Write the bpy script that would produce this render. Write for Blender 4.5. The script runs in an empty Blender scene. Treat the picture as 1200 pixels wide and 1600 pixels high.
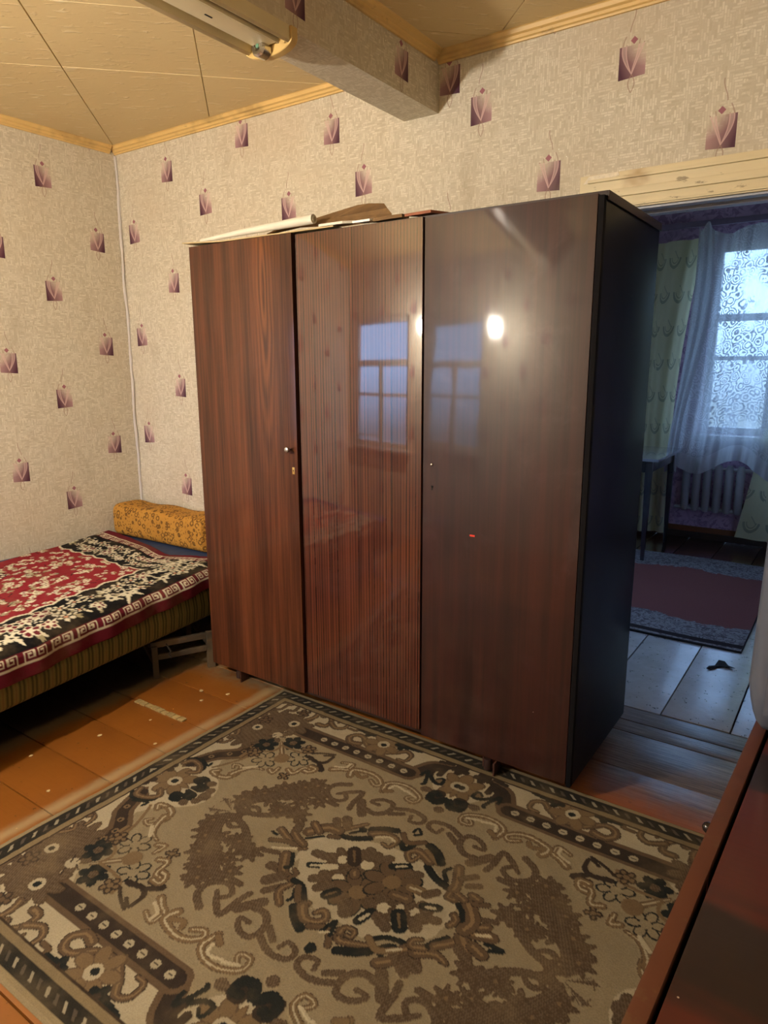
import bpy, bmesh, math, random
import numpy as np
from mathutils import Vector, Matrix

# ------------------------------------------------------------------ camera
scn = bpy.context.scene
C = scn.collection
cam_data = bpy.data.cameras.new('camera')
cam = bpy.data.objects.new('camera', cam_data); C.objects.link(cam)
YAW, PITCH, ROLL = math.radians(34.716), math.radians(12.127), math.radians(-0.223)
fw = Vector((-math.sin(YAW)*math.cos(PITCH), math.cos(YAW)*math.cos(PITCH), -math.sin(PITCH)))
rt = Vector((math.cos(YAW), math.sin(YAW), 0)); up = rt.cross(fw)
rt2 = rt*math.cos(ROLL)+up*math.sin(ROLL); up2 = up*math.cos(ROLL)-rt*math.sin(ROLL)
m = Matrix((rt2, up2, -fw)).transposed().to_4x4(); m.translation = Vector((3.5238, -2.5357, 1.3605))
cam.matrix_world = m
cam_data.sensor_fit = 'VERTICAL'; cam_data.sensor_height = 24.0
cam_data.lens = 24.0*1083.75/1600.0
cam_data.clip_start = 0.02; cam_data.clip_end = 100
scn.camera = cam

# ------------------------------------------------------------------ world (overcast daylight) and exposure
scn.view_settings.view_transform = 'Standard'; scn.view_settings.look = 'None'
scn.view_settings.gamma = 1.0; scn.view_settings.use_curve_mapping = False
scn.view_settings.exposure = 0.0
W = bpy.data.worlds.new('sky'); scn.world = W; W.use_nodes = True
wn = W.node_tree; wn.nodes.clear()
wo = wn.nodes.new('ShaderNodeOutputWorld'); wb = wn.nodes.new('ShaderNodeBackground')
tc = wn.nodes.new('ShaderNodeTexCoord'); sp = wn.nodes.new('ShaderNodeSeparateXYZ'); rp = wn.nodes.new('ShaderNodeValToRGB')
mr = wn.nodes.new('ShaderNodeMapRange'); mr.inputs[1].default_value = -0.3; mr.inputs[2].default_value = 0.5
wn.links.new(tc.outputs['Generated'], sp.inputs[0]); wn.links.new(sp.outputs[2], mr.inputs[0]); wn.links.new(mr.outputs[0], rp.inputs[0])
rp.color_ramp.elements[0].color = (0.10, 0.16, 0.22, 1); rp.color_ramp.elements[0].position = 0.30
rp.color_ramp.elements[1].color = (0.31, 0.53, 0.92, 1); rp.color_ramp.elements[1].position = 0.45
wn.links.new(rp.outputs[0], wb.inputs[0]); wb.inputs[1].default_value = 9.5
wn.links.new(wb.outputs[0], wo.inputs[0])
LAMP_STRENGTH = 3700.0     # bare bulb on a cord, see pendant_lamp

# ------------------------------------------------------------------ node helper
class N:
    """small operator-overloading wrapper over shader math nodes"""
    t = None
    def __init__(s, sock): s.s = sock
    @staticmethod
    def op(o, *a):
        n = N.t.nodes.new('ShaderNodeMath'); n.operation = o
        for i, v in enumerate(a):
            if isinstance(v, N): N.t.links.new(v.s, n.inputs[i])
            else: n.inputs[i].default_value = float(v)
        return N(n.outputs[0])
    def __add__(s, o): return N.op('ADD', s, o)
    __radd__ = __add__
    def __sub__(s, o): return N.op('SUBTRACT', s, o)
    def __rsub__(s, o): return N.op('SUBTRACT', o, s)
    def __mul__(s, o): return N.op('MULTIPLY', s, o)
    __rmul__ = __mul__
    def __truediv__(s, o): return N.op('DIVIDE', s, o)
    def lt(s, o): return N.op('LESS_THAN', s, o)
    def gt(s, o): return N.op('GREATER_THAN', s, o)
    def abs(s): return N.op('ABSOLUTE', s)
    def sin(s): return N.op('SINE', s)
    def sqrt(s): return N.op('SQRT', s)
    def fract(s): return N.op('FRACT', s)
    def floor(s): return N.op('FLOOR', s)
    def max(s, o): return N.op('MAXIMUM', s, o)
    def min(s, o): return N.op('MINIMUM', s, o)
    def clamp(s): return s.max(0.0).min(1.0)
    def ss(s, a, b):     # smooth step from a to b
        n = N.t.nodes.new('ShaderNodeMapRange'); n.interpolation_type = 'SMOOTHSTEP'
        N.t.links.new(s.s, n.inputs[0]); n.inputs[1].default_value = a; n.inputs[2].default_value = b
        return N(n.outputs[0])
def col(c): return (c[0], c[1], c[2], 1.0)
def srgb(r, g, b):
    f = lambda v: (v/255/12.92) if v/255 <= .04045 else ((v/255+.055)/1.055)**2.4
    return (f(r), f(g), f(b))
def mix(a, b, f, blend='MIX'):
    n = N.t.nodes.new('ShaderNodeMix'); n.data_type = 'RGBA'; n.blend_type = blend
    if isinstance(f, N): N.t.links.new(f.s, n.inputs[0])
    else: n.inputs[0].default_value = f
    for i, v in ((6, a), (7, b)):
        if isinstance(v, tuple): n.inputs[i].default_value = col(v)
        else: N.t.links.new(v.s if isinstance(v, N) else v, n.inputs[i])
    return N(n.outputs[2])
def newmat(name):
    mt = bpy.data.materials.new(name); mt.use_nodes = True; t = mt.node_tree; N.t = t
    b = t.nodes['Principled BSDF']
    return mt, t, b
def pos(kind='Position', scale=(1, 1, 1), rot=(0, 0, 0)):
    if kind == 'Position':
        g = N.t.nodes.new('ShaderNodeNewGeometry'); o = g.outputs['Position']
    elif kind == 'UV':
        g = N.t.nodes.new('ShaderNodeUVMap'); o = g.outputs[0]
    else:
        g = N.t.nodes.new('ShaderNodeTexCoord'); o = g.outputs[kind]
    mp = N.t.nodes.new('ShaderNodeMapping'); mp.inputs['Scale'].default_value = scale; mp.inputs['Rotation'].default_value = rot
    N.t.links.new(o, mp.inputs[0]); return mp.outputs[0]
def sep(v):
    n = N.t.nodes.new('ShaderNodeSeparateXYZ'); N.t.links.new(v, n.inputs[0]); return N(n.outputs[0]), N(n.outputs[1]), N(n.outputs[2])
def comb(x, y, z):
    n = N.t.nodes.new('ShaderNodeCombineXYZ')
    for i, v in enumerate((x, y, z)):
        if isinstance(v, N): N.t.links.new(v.s, n.inputs[i])
        else: n.inputs[i].default_value = v
    return n.outputs[0]
def noise(v, scale, detail=3, rough=.55, dist=0.0):
    n = N.t.nodes.new('ShaderNodeTexNoise'); n.inputs['Scale'].default_value = scale; n.inputs['Detail'].default_value = detail
    n.inputs['Roughness'].default_value = rough; n.inputs['Distortion'].default_value = dist
    N.t.links.new(v, n.inputs['Vector']); return N(n.outputs[0])
def voro(v, scale, feature='F1', out='Distance', rnd=1.0):
    n = N.t.nodes.new('ShaderNodeTexVoronoi'); n.feature = feature; n.inputs['Scale'].default_value = scale
    n.inputs['Randomness'].default_value = rnd
    N.t.links.new(v, n.inputs['Vector']); return N(n.outputs[out])
def ramp(f, stops):
    n = N.t.nodes.new('ShaderNodeValToRGB'); N.t.links.new(f.s, n.inputs[0]); e = n.color_ramp.elements
    while len(e) < len(stops): e.new(0.5)
    for el, (p, c) in zip(e, stops): el.position = p; el.color = col(c)
    return N(n.outputs[0])
def bump(b, h, strength=.3, dist=.002):
    n = N.t.nodes.new('ShaderNodeBump'); n.inputs['Strength'].default_value = strength; n.inputs['Distance'].default_value = dist
    N.t.links.new(h.s, n.inputs['Height']); N.t.links.new(n.outputs[0], b.inputs['Normal']); return n
def setb(b, base=None, rough=None, spec=None, coat=None, coat_r=None, metal=None):
    def put(k, v):
        if v is None: return
        if isinstance(v, N): N.t.links.new(v.s, b.inputs[k])
        elif isinstance(v, tuple): b.inputs[k].default_value = col(v)
        else: b.inputs[k].default_value = v
    put('Base Color', base); put('Roughness', rough); put('Specular IOR Level', spec)
    put('Coat Weight', coat); put('Coat Roughness', coat_r); put('Metallic', metal)
def simple(name, c, rough=.6, spec=.5, metal=0.0, nz=.25, scale=12, bmp=.15, coat=None, coat_r=None):
    mt, t, b = newmat(name); v = pos()
    f = noise(v, scale, 4)
    c2 = tuple(x*(1-nz) for x in c); c3 = tuple(min(1, x*(1+nz)) for x in c)
    setb(b, mix(c2, c3, f), rough, spec, coat, coat_r, metal)
    if bmp: bump(b, noise(v, scale*8, 3), bmp, .001)
    return mt

# ------------------------------------------------------------------ mesh helpers
def mesh(name, verts, faces, mat=None, smooth=False):
    me = bpy.data.meshes.new(name); me.from_pydata([tuple(v) for v in verts], [], [tuple(f) for f in faces]); me.update()
    if mat: me.materials.append(mat)
    if smooth: me.polygons.foreach_set('use_smooth', [True]*len(me.polygons))
    return me
def link(name, me, parent=None, loc=None, rot=None):
    o = bpy.data.objects.new(name, me); C.objects.link(o)
    if parent: o.parent = parent
    if loc is not None: o.location = loc
    if rot is not None: o.rotation_euler = rot
    return o
class MB:
    def __init__(s): s.v = []; s.f = []
    def add(s, v, f):
        k = len(s.v); s.v += [tuple(p) for p in v]; s.f += [tuple(i+k for i in q) for q in f]; return s
    def box(s, x0, x1, y0, y1, z0, z1):
        return s.add([(x0,y0,z0),(x1,y0,z0),(x1,y1,z0),(x0,y1,z0),(x0,y0,z1),(x1,y0,z1),(x1,y1,z1),(x0,y1,z1)],
                     [(0,3,2,1),(4,5,6,7),(0,1,5,4),(1,2,6,5),(2,3,7,6),(3,0,4,7)])
    def tube(s, pts, r, n=10, caps=True):
        pts = [Vector(p) for p in pts]; rs = r if isinstance(r, (list, tuple)) else [r]*len(pts)
        vs = []; fs = []; prev = None
        for i, p in enumerate(pts):
            t = (pts[min(i+1, len(pts)-1)]-pts[max(i-1, 0)]).normalized()
            a = prev if prev is not None else (Vector((0, 0, 1)) if abs(t.z) < .9 else Vector((1, 0, 0)))
            u = (a-t*a.dot(t)).normalized(); w = t.cross(u); prev = u
            for k in range(n):
                g = 2*math.pi*k/n; vs.append(p+(u*math.cos(g)+w*math.sin(g))*rs[i])
        for i in range(len(pts)-1):
            for k in range(n):
                k2 = (k+1) % n; fs.append((i*n+k, i*n+k2, (i+1)*n+k2, (i+1)*n+k))
        if caps: fs += [tuple(range(n))[::-1], tuple(range((len(pts)-1)*n, len(pts)*n))]
        return s.add(vs, fs)
    def lathe(s, prof, n=20, M=None):
        vs = []; fs = []
        for (r, z) in prof:
            for k in range(n):
                g = 2*math.pi*k/n; p = Vector((r*math.cos(g), r*math.sin(g), z)); vs.append(M @ p if M else p)
        for i in range(len(prof)-1):
            for k in range(n):
                k2 = (k+1) % n; fs.append((i*n+k, i*n+k2, (i+1)*n+k2, (i+1)*n+k))
        fs += [tuple(range(n))[::-1], tuple(range((len(prof)-1)*n, len(prof)*n))]
        return s.add(vs, fs)
    def prism(s, poly, axis, a, b):
        """extrude a 2-D polygon along an axis (0 x, 1 y, 2 z); polygon coords are the other two axes in order"""
        def P(q, h):
            l = list(q); l.insert(axis, h); return tuple(l)
        n = len(poly)
        vs = [P(q, a) for q in poly]+[P(q, b) for q in poly]
        fs = [tuple(range(n)), tuple(range(2*n-1, n-1, -1))]+[(i, (i+1) % n+0, (i+1) % n+n, i+n)[::-1] for i in range(n)]
        return s.add(vs, fs)
    def build(s, name, mat, parent=None, bev=0, seg=2, smooth=False, loc=None, rot=None, jitter=0):
        me = mesh(name, s.v, s.f, mat)
        bm = bmesh.new(); bm.from_mesh(me)
        bmesh.ops.recalc_face_normals(bm, faces=bm.faces)
        if bev: bmesh.ops.bevel(bm, geom=[e for e in bm.edges if e.calc_face_angle(0) > .5], offset=bev, segments=seg, affect='EDGES', profile=.7)
        bm.to_mesh(me); bm.free()
        if smooth or bev:
            me.polygons.foreach_set('use_smooth', [True]*len(me.polygons)); me.set_sharp_from_angle(angle=math.radians(40))
        return link(name, me, parent, loc, rot)
def bx(name, mat, parent, x0, x1, y0, y1, z0, z1, bev=0, **k): return MB().box(x0, x1, y0, y1, z0, z1).build(name, mat, parent, bev, **k)
def tag(o, label, cat, group=None, kind=None):
    o['label'] = label; o['category'] = cat
    if group: o['group'] = group
    if kind: o['kind'] = kind
    return o
def thing(name, label, cat, loc=(0, 0, 0), rot=None, group=None):
    o = bpy.data.objects.new(name, None); C.objects.link(o); o.location = loc; o.empty_display_size = .05
    if rot: o.rotation_euler = rot
    return tag(o, label, cat, group)
def struct(o, label=None):
    o['kind'] = 'structure'
    if label: o['label'] = label
    return o
def struct_empty(name, label=None):
    o = bpy.data.objects.new(name, None); C.objects.link(o); return struct(o, label)
def grid_mesh(name, P, colors=None, mat=None, smooth=True):
    """P: array (n, m, 3) of points, colors optional (n, m, 3)"""
    n, mm = P.shape[:2]
    idx = np.arange(n*mm).reshape(n, mm)
    F = np.stack([idx[:-1, :-1], idx[1:, :-1], idx[1:, 1:], idx[:-1, 1:]], -1).reshape(-1, 4)
    me = bpy.data.meshes.new(name)
    me.vertices.add(n*mm); me.vertices.foreach_set('co', P.reshape(-1).astype(np.float32))
    me.loops.add(F.size); me.loops.foreach_set('vertex_index', F.reshape(-1).astype(np.int32))
    me.polygons.add(len(F)); me.polygons.foreach_set('loop_start', np.arange(0, F.size, 4, dtype=np.int32))
    me.update(calc_edges=True)
    if smooth: me.polygons.foreach_set('use_smooth', np.ones(len(F), dtype=bool))
    if colors is not None:
        a = me.color_attributes.new('pattern', 'FLOAT_COLOR', 'POINT')
        cc = np.ones((n*mm, 4), np.float32); cc[:, :3] = colors.reshape(-1, 3); a.data.foreach_set('color', cc.reshape(-1))
    if mat: me.materials.append(mat)
    return me
rnd = random.Random(7); nrg = np.random.default_rng(5)
def vnoise(x, y, scale, seed=0):
    r = np.random.default_rng(seed); g = r.random((64, 64)); X = x*scale+100; Y = y*scale+100
    xi = np.floor(X).astype(int); yi = np.floor(Y).astype(int); fx = X-xi; fy = Y-yi
    fx = fx*fx*(3-2*fx); fy = fy*fy*(3-2*fy); a = lambda i, j: g[i % 64, j % 64]
    return (a(xi, yi)*(1-fx)+a(xi+1, yi)*fx)*(1-fy)+(a(xi, yi+1)*(1-fx)+a(xi+1, yi+1)*fx)*fy

# ------------------------------------------------------------------ materials of the room
def mat_wallpaper(name, tint=(1, 1, 1), motif=True, under=False):
    mt, t, b = newmat(name); p = pos(); x, y, z = sep(p)
    h = x+y                                   # runs along either wall
    if under: h, z = y, x                     # underside of the beam
    def weave(a, c, sx, sy, off):
        br = t.nodes.new('ShaderNodeTexBrick'); br.inputs['Scale'].default_value = 1.0
        br.inputs['Brick Width'].default_value = sx; br.inputs['Row Height'].default_value = sy; br.inputs['Mortar Size'].default_value = .0012
        br.inputs['Color1'].default_value = (.2, .2, .2, 1); br.inputs['Color2'].default_value = (1, 1, 1, 1); br.inputs['Mortar'].default_value = (.35, .35, .35, 1)
        br.inputs['Mortar Smooth'].default_value = .3
        t.links.new(comb(a, c, off), br.inputs[0]); return N(br.outputs[0])
    w1 = weave(h, z, .024, .0078, 0.0); w2 = weave(z, h, .024, .0078, 0.0)
    sel = voro(comb(h, z, 0.0), 46, out='Color')
    selx, _, _ = sep(sel.s)
    wv = mix(w1, w2, selx.gt(.5))
    big = noise(comb(h, z, 0.0), 1.3, 3)
    fine = noise(comb(h, z, 0.0), 90, 2)
    c = mix(srgb(174, 164, 140), srgb(224, 218, 202), wv)
    c = mix(c, srgb(196, 181, 158), fine*.5)
    c = mix(c, srgb(190, 172, 146), big.ss(.45, .75)*.5)
    # glitter specks, their sparkle painted as pale dots
    gd = voro(comb(h, z, 0.0), 26)
    gl = gd.lt(.045)*noise(comb(h, z, 0.0), 5, 1).gt(.50)
    c = mix(c, (.9, .9, .86), gl)
    if motif:
        u, v, _ = sep(pos('UV'))
        P = (v+.05)/.1; Q = (u+.043)/.086
        inside = u.abs().lt(.043)*(v.lt(.046)*v.gt(u*.06-.05))
        al = (1.5-(P*(Q*1.6+.4))).clamp()*inside
        mot = mix(srgb(74, 36, 56), srgb(190, 150, 150), (Q*.75+P*.35-.12).clamp())
        c = mix(c, mot, al)
        ph = ((v+.04)*(math.pi/.13))
        rng = v.gt(-.04)*v.lt(.09)
        au = u.abs()
        pw = (v+.04)*(math.pi/.15); vl = v.gt(-.04)
        l1 = ((u+pw.sin()*.034).abs().lt(.0020)*v.lt(.075)+(u-(v+.04)*.42+.001).abs().lt(.0020)*v.lt(.05)).clamp()*vl
        l2 = ((u+pw.sin()*.020+.001).abs().lt(.0016)*v.lt(.05)+(u-(v+.04)*.22-(v*60.0).sin()*.002).abs().lt(.0016)*v.lt(.06)).clamp()*vl
        petal = ((u.gt(pw.sin()*-.032)*u.lt(pw.sin()*-.021))+(u.gt((v+.04)*.20)*u.lt((v+.04)*.40))).clamp()*vl*v.lt(.046)
        loop = (au-((v+.095)*(math.pi/.055)).sin()*.010).abs().lt(.0018)*v.gt(-.095)*v.lt(-.04)
        ten = (u-(v*55.0).sin()*.007+.004).abs().lt(.0017)*v.gt(.085)*v.lt(.15)
        dia = ((u-.003).abs()+(v-.06).abs()).lt(.012)
        c = mix(c, srgb(205, 178, 172), petal*.42*inside)
        c = mix(c, srgb(150, 95, 105), dia)
        c = mix(c, srgb(208, 174, 170), (l1+l2).clamp()*inside*.7)
        c = mix(c, srgb(150, 118, 104), ((l1+l2).clamp()*(1.0-inside)*.65+loop*.7+ten*.7).clamp())
    # darker stain and glue marks low on the wall
    c = mix(c, srgb(150, 136, 112), (noise(comb(h*3.0, z, 0.0), 2.2, 4)*.8).ss(.45, .62)*.35)
    if tint != (1, 1, 1): c = mix(c, tint, 1.0, 'MULTIPLY')
    setb(b, c, .62, .35)
    bump(b, wv*.6+noise(comb(h*1.5, z*.5, 0.0), 9, 3)*1.5, .22, .002)
    return mt
M_WALL = mat_wallpaper('wallpaper'); M_WALLU = mat_wallpaper('wallpaper_beam_underside', motif=False, under=True)
M_WALLFAR = None
def far_wallpaper():
    mt, t, b = newmat('mauve_wallpaper'); p = pos(); x, y, z = sep(p); h = x+y
    r = voro(comb(h, z, 0.0), 7, 'DISTANCE_TO_EDGE'); n2 = noise(comb(h, z, 0.0), 14, 3, .6, 1.5)
    c = mix(srgb(178, 150, 178), srgb(118, 90, 122), n2.ss(.5, .58)*.7); c = mix(c, srgb(150, 128, 155), r.lt(.05)*.5)
    setb(b, c, .7, .3); bump(b, n2, .2, .002); return mt
M_WALLFAR = far_wallpaper()
def mat_tile():
    mt, t, b = newmat('foam_ceiling_tile'); p = pos(); x, y, z = sep(p)
    v = comb((x+y)*1.0, (x-y)*3.2, 0.0)
    n1 = noise(v, 9, 3, .5, .6); n2 = noise(p, 2.0, 3)
    c = mix(srgb(216, 196, 150), srgb(202, 176, 128), n2)
    c = mix(c, srgb(236, 222, 190), n1.ss(.60, .72)*.5)
    c = mix(c, srgb(150, 118, 70), (voro(p, 3.0).ss(.0, .08)*-1+1)*.12)
    setb(b, c, .6, .3); bump(b, n1.ss(.55, .72)+noise(p, 40, 2)*.2, .5, .003); return mt
M_TILE = mat_tile()
def mat_paintwood(name, c, dirt=srgb(70, 50, 30), amt=.5, rough=.45, sc=(1, 1, 1)):
    mt, t, b = newmat(name); p = pos(scale=sc); q = pos()
    n1 = noise(p, 6, 5, .6); n2 = noise(q, 2.5, 4, .65)
    cc = mix(c, tuple(min(1, k*1.25) for k in c), n1); cc = mix(cc, dirt, n2.ss(.50, .62)*amt)
    cc = mix(cc, srgb(96, 70, 44), noise(pos(scale=(1, 1, 3)), 11, 5, .7).ss(.60, .68)*amt*.9)
    setb(b, cc, rough, .4); bump(b, n1, .3, .002); return mt
M_CORN = mat_paintwood('cornice_varnish', srgb(206, 172, 108), amt=.35)
M_CASING = mat_paintwood('old_cream_paint', srgb(206, 192, 156), srgb(150, 112, 62), .75, .5, (1, 1, 6))
M_LINING = mat_paintwood('door_lining_paint', srgb(170, 172, 180), srgb(90, 80, 80), .5, .45, (1, 1, 6))
M_SEAL = simple('corner_sealant', srgb(205, 198, 195), .4, nz=.1)
M_DARK = simple('dark_void', srgb(30, 24, 20), .9)
M_WHITE = simple('white_enamel_paint', srgb(205, 200, 195), .4, nz=.12)

def mat_floor_main():
    mt, t, b = newmat('orange_floor_paint'); p = pos(); x, y, z = sep(p)
    gr = noise(pos(scale=(1.5, 30, 1)), 3, 4, .6); n1 = noise(p, 5, 5, .6); n2 = noise(p, 38, 3, .7)
    c = mix(srgb(136, 83, 30), srgb(116, 67, 23), n1); c = mix(c, srgb(104, 58, 22), gr.ss(.55, .8)*.5)
    # flecks and scuffs
    c = mix(c, srgb(216, 160, 100), voro(p, 18).lt(.05)*n1.gt(.5))
    c = mix(c, srgb(58, 36, 22), noise(p, 30, 3, .7).ss(.66, .70)*.8)
    # worn to grey wood towards the doorway
    wear = (y+x*.12+noise(p, 4, 4, .7)*.5).ss(.02, .38)*x.ss(2.5, 3.0)
    wood = mix(srgb(116, 98, 88), srgb(60, 46, 40), noise(pos(scale=(2, 45, 1)), 3, 5, .7).ss(.35, .65))
    c = mix(c, srgb(128, 62, 38), x.ss(2.6, 3.0)*.5)
    c = mix(c, wood, wear)
    # dusty strip then darker boards under the bed
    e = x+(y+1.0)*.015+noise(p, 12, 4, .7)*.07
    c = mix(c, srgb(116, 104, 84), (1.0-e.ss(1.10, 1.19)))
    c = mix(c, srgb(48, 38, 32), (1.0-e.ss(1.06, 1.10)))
    # dust against the wardrobe front and along the rug
    c = mix(c, srgb(128, 112, 86), y.ss(-.66, -.54)*(1.0-y.ss(-.3, -.1))*(1.0-x.ss(1.5, 1.7))*noise(p, 30, 3).ss(.3, .6)*.8)
    c = mix(c, srgb(150, 132, 98), (1.0-(x-1.585+noise(p, 14, 3)*.03).abs().ss(.0, .045))*.7)
    setb(b, c, mix((.26,)*3, (.45,)*3, n1), .5, wear*.7+.15, .22); b.inputs['Coat IOR'].default_value = 1.7
    bump(b, n1*.5+n2*.2+gr*.3+wear*noise(pos(scale=(2, 60, 1)), 3, 5, .7)*3.0, .35, .003); return mt
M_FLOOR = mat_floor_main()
def mat_floor_far():
    mt, t, b = newmat('grey_worn_floor_paint'); p = pos(); x, y, z = sep(p)
    n1 = noise(p, 7, 5, .65); n2 = noise(p, 26, 4, .7)
    c = mix(srgb(184, 182, 184), srgb(132, 126, 126), n1); c = mix(c, srgb(38, 28, 26), noise(p, 34, 3, .75).ss(.63, .67))
    c = mix(c, srgb(64, 36, 26), y.ss(1.9, 2.5))
    setb(b, c, mix((.12,)*3, (.30,)*3, n2), .9, .6, .12); b.inputs['Coat IOR'].default_value = 1.8; bump(b, n1*.8+n2*.5, .6, .004); return mt
M_FLOORFAR = mat_floor_far()

# ------------------------------------------------------------------ room shell
XR = 3.98; YF = -3.15; H = 2.505; YB2 = .15; YFAR = 3.25; DX0, DX1, DZ = 2.71, 3.46, 1.885
slab = struct(bx('floor', M_DARK, None, -.1, XR+.1, YF-.1, .14, -.08, -.022), 'orange painted board floor of the main room')
joints = [YF-.1, -2.98, -2.78, -2.58, -2.38, -2.18, -1.97, -1.765, -1.56, -1.355, -1.138, -.948, -.74, -.53, -.315, -.06, .03, .14]
for i in range(len(joints)-1):
    a, b_ = joints[i], joints[i+1]; g = .0022; dz = rnd.uniform(-.0012, .0008)
    x0 = 0 if b_ < 0.02 else DX0; x1 = XR if b_ < 0.02 else DX1
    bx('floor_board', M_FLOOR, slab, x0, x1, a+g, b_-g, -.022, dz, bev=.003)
# putty-filled gap between two boards
mb = MB()
for k in range(9):
    xx = 1.18+k*.033; mb.box(xx, xx+.03, -.948-.011-.004*rnd.random(), -.948+.009+.005*rnd.random(), -.003, .0035+.002*rnd.random())
o = mb.build('putty_patch', simple('crumbled_putty', srgb(150, 128, 82), .9, nz=.5, scale=60, bmp=.8), slab, bev=.002)
slab2 = struct(bx('floor_far_room', M_DARK, None, 1.3, 4.3, .14, YFAR+.1, -.08, -.022), 'grey worn board floor of the room beyond the doorway')
xs = [1.3+.06, 1.715, 1.97, 2.225, 2.48, 2.735, 2.99, 3.24, 3.495, 3.75, 4.005, 4.3]
for i in range(len(xs)-1):
    bx('floor_board', M_FLOORFAR, slab2, xs[i]+.0025, xs[i+1]-.0025, .145, YFAR, -.022, rnd.uniform(-.001, .002), bev=.004)

def wall_cells(name, axis, const, us, vs, motifs, hole=None, thick=.1, mat=M_WALL, sgn=1):
    """wallpapered wall: one rectangular cell per printed motif so that UV holds metres from the motif centre.
    axis 'x' : wall spans x (const y); axis 'y' : wall spans y (const x). motifs: list of (u_centre, z_phase, mirror)"""
    V = []; F = []; UV = []
    ucs = sorted(motifs)
    ub = [us[0]]+[(ucs[i][0]+ucs[i+1][0])/2 for i in range(len(ucs)-1)]+[us[1]]
    for i, (uc, zp, mir) in enumerate(ucs):
        u0, u1 = ub[i], ub[i+1]
        k0 = math.floor((vs[0]-zp)/.5465)-1
        edges = []; z = zp+(k0+.5)*.5465
        cell = k0+1
        while z < vs[1]:
            a, b_ = max(z, vs[0]), min(z+.5465, vs[1])
            if b_ > a+1e-4: edges.append((a, b_, z+.5465/2))
            z += .5465
        ucuts = [u0, u1]
        for (a, b_, zc) in edges:
            rects = [(u0, u1, a, b_)]
            if hole:
                hx0, hx1, hz0, hz1 = hole; out = []
                for (p, q, r, s_) in rects:
                    cx0, cx1, cz0, cz1 = max(p, hx0), min(q, hx1), max(r, hz0), min(s_, hz1)
                    if cx0 < cx1-1e-5 and cz0 < cz1-1e-5:
                        if p < cx0: out.append((p, cx0, r, s_))
                        if cx1 < q: out.append((cx1, q, r, s_))
                        if r < cz0: out.append((cx0, cx1, r, cz0))
                        if cz1 < s_: out.append((cx0, cx1, cz1, s_))
                    else: out.append((p, q, r, s_))
                rects = out
            for (p, q, r, s_) in rects:
                k = len(V)
                for (uu, zz) in ((p, r), (q, r), (q, s_), (p, s_)):
                    V.append((uu, const, zz) if axis == 'x' else (const, uu, zz))
                    UV.append(((uu-uc)*mir, zz-zc))
                F.append((k, k+1, k+2, k+3) if sgn > 0 else (k+3, k+2, k+1, k))
    me = mesh(name, V, F, mat); ul = me.uv_layers.new(name='UVMap')
    for l in me.loops: ul.data[l.index].uv = UV[l.vertex_index]
    return struct(link(name, me))
bm_ = [(.115, 2.057, 1), (.415, 2.327, -1), (.694, 2.139, 1), (.963, 2.403, -1), (1.245, 2.053, 1), (1.502, 2.328, -1), (1.669, 2.103, 1), (2.078, 2.406, -1),
       (2.213, 2.281, 1), (2.488, 2.011, -1), (2.759, 2.321, 1), (3.048, 2.061, -1), (3.31, 2.33, 1), (3.6, 2.06, -1), (3.86, 2.33, 1)]
def flat_uv_fix(o): return o
wall_back = wall_cells('wall_back', 'x', 0.0, (0, XR), (0, H), bm_, hole=(DX0, DX1, -1, DZ))
wall_back['label'] = 'beige wallpapered wall behind the wardrobe with purple leaf motifs'
lm_ = [(-.155, 2.005, -1), (-.43, 2.277, 1), (-.706, 1.915, -1), (-.98, 2.19, 1), (-1.25, 1.92, -1), (-1.52, 2.19, 1), (-1.8, 1.9, -1), (-2.07, 2.2, 1), (-2.34, 1.9, -1), (-2.6, 2.2, 1), (-2.9, 1.9, -1)]
wall_left = wall_cells('wall_left', 'y', 0.0, (YF, 0), (0, H), lm_, sgn=1)
wall_left['label'] = 'beige wallpapered wall beside the bed with purple leaf motifs'
fm_ = [(k*.27+.1, 2.05+.27*(k % 2), 1 if k % 2 else -1) for k in range(15)]
FWX0, FWX1, FWZ0, FWZ1 = .10, 1.12, .80, 2.00
wall_front = wall_cells('wall_front', 'x', YF, (0, XR), (0, H), fm_, hole=(FWX0, FWX1, FWZ0, FWZ1), sgn=-1)
rm_ = [(k*.27-3.1, 2.05+.27*(k % 2), 1 if k % 2 else -1) for k in range(12)]
wall_right = wall_cells('wall_right', 'y', XR, (YF, 0), (0, H), rm_, sgn=-1)
# outer bodies of the walls (real thickness)
def body(name, *boxes, parent=None, mat=M_DARK):
    mb = MB()
    for q in boxes: mb.box(*q)
    return mb.build(name, mat, parent)
M_PLASTER = simple('plaster', srgb(150, 140, 125), .9)
e = .002
body('wall_core', (-.1, DX0, e, YB2-e, 0, 2.6), (DX1, XR+.1, e, YB2-e, 0, 2.6), (DX0, DX1, e, YB2-e, DZ, 2.6), parent=wall_back, mat=M_PLASTER)
body('wall_core', (-.12, -e, YF-.1, 0, -.08, 2.6), parent=wall_left, mat=M_PLASTER)
body('wall_core', (0, FWX0, YF-.2, YF-e, 0, 2.6), (FWX1, XR, YF-.2, YF-e, 0, 2.6), (FWX0, FWX1, YF-.2, YF-e, 0, FWZ0), (FWX0, FWX1, YF-.2, YF-e, FWZ1, 2.6), parent=wall_front, mat=M_PLASTER)
body('wall_core', (XR+e, XR+.12, YF-.1, 0, -.08, 2.6), parent=wall_right, mat=M_PLASTER)

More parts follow.
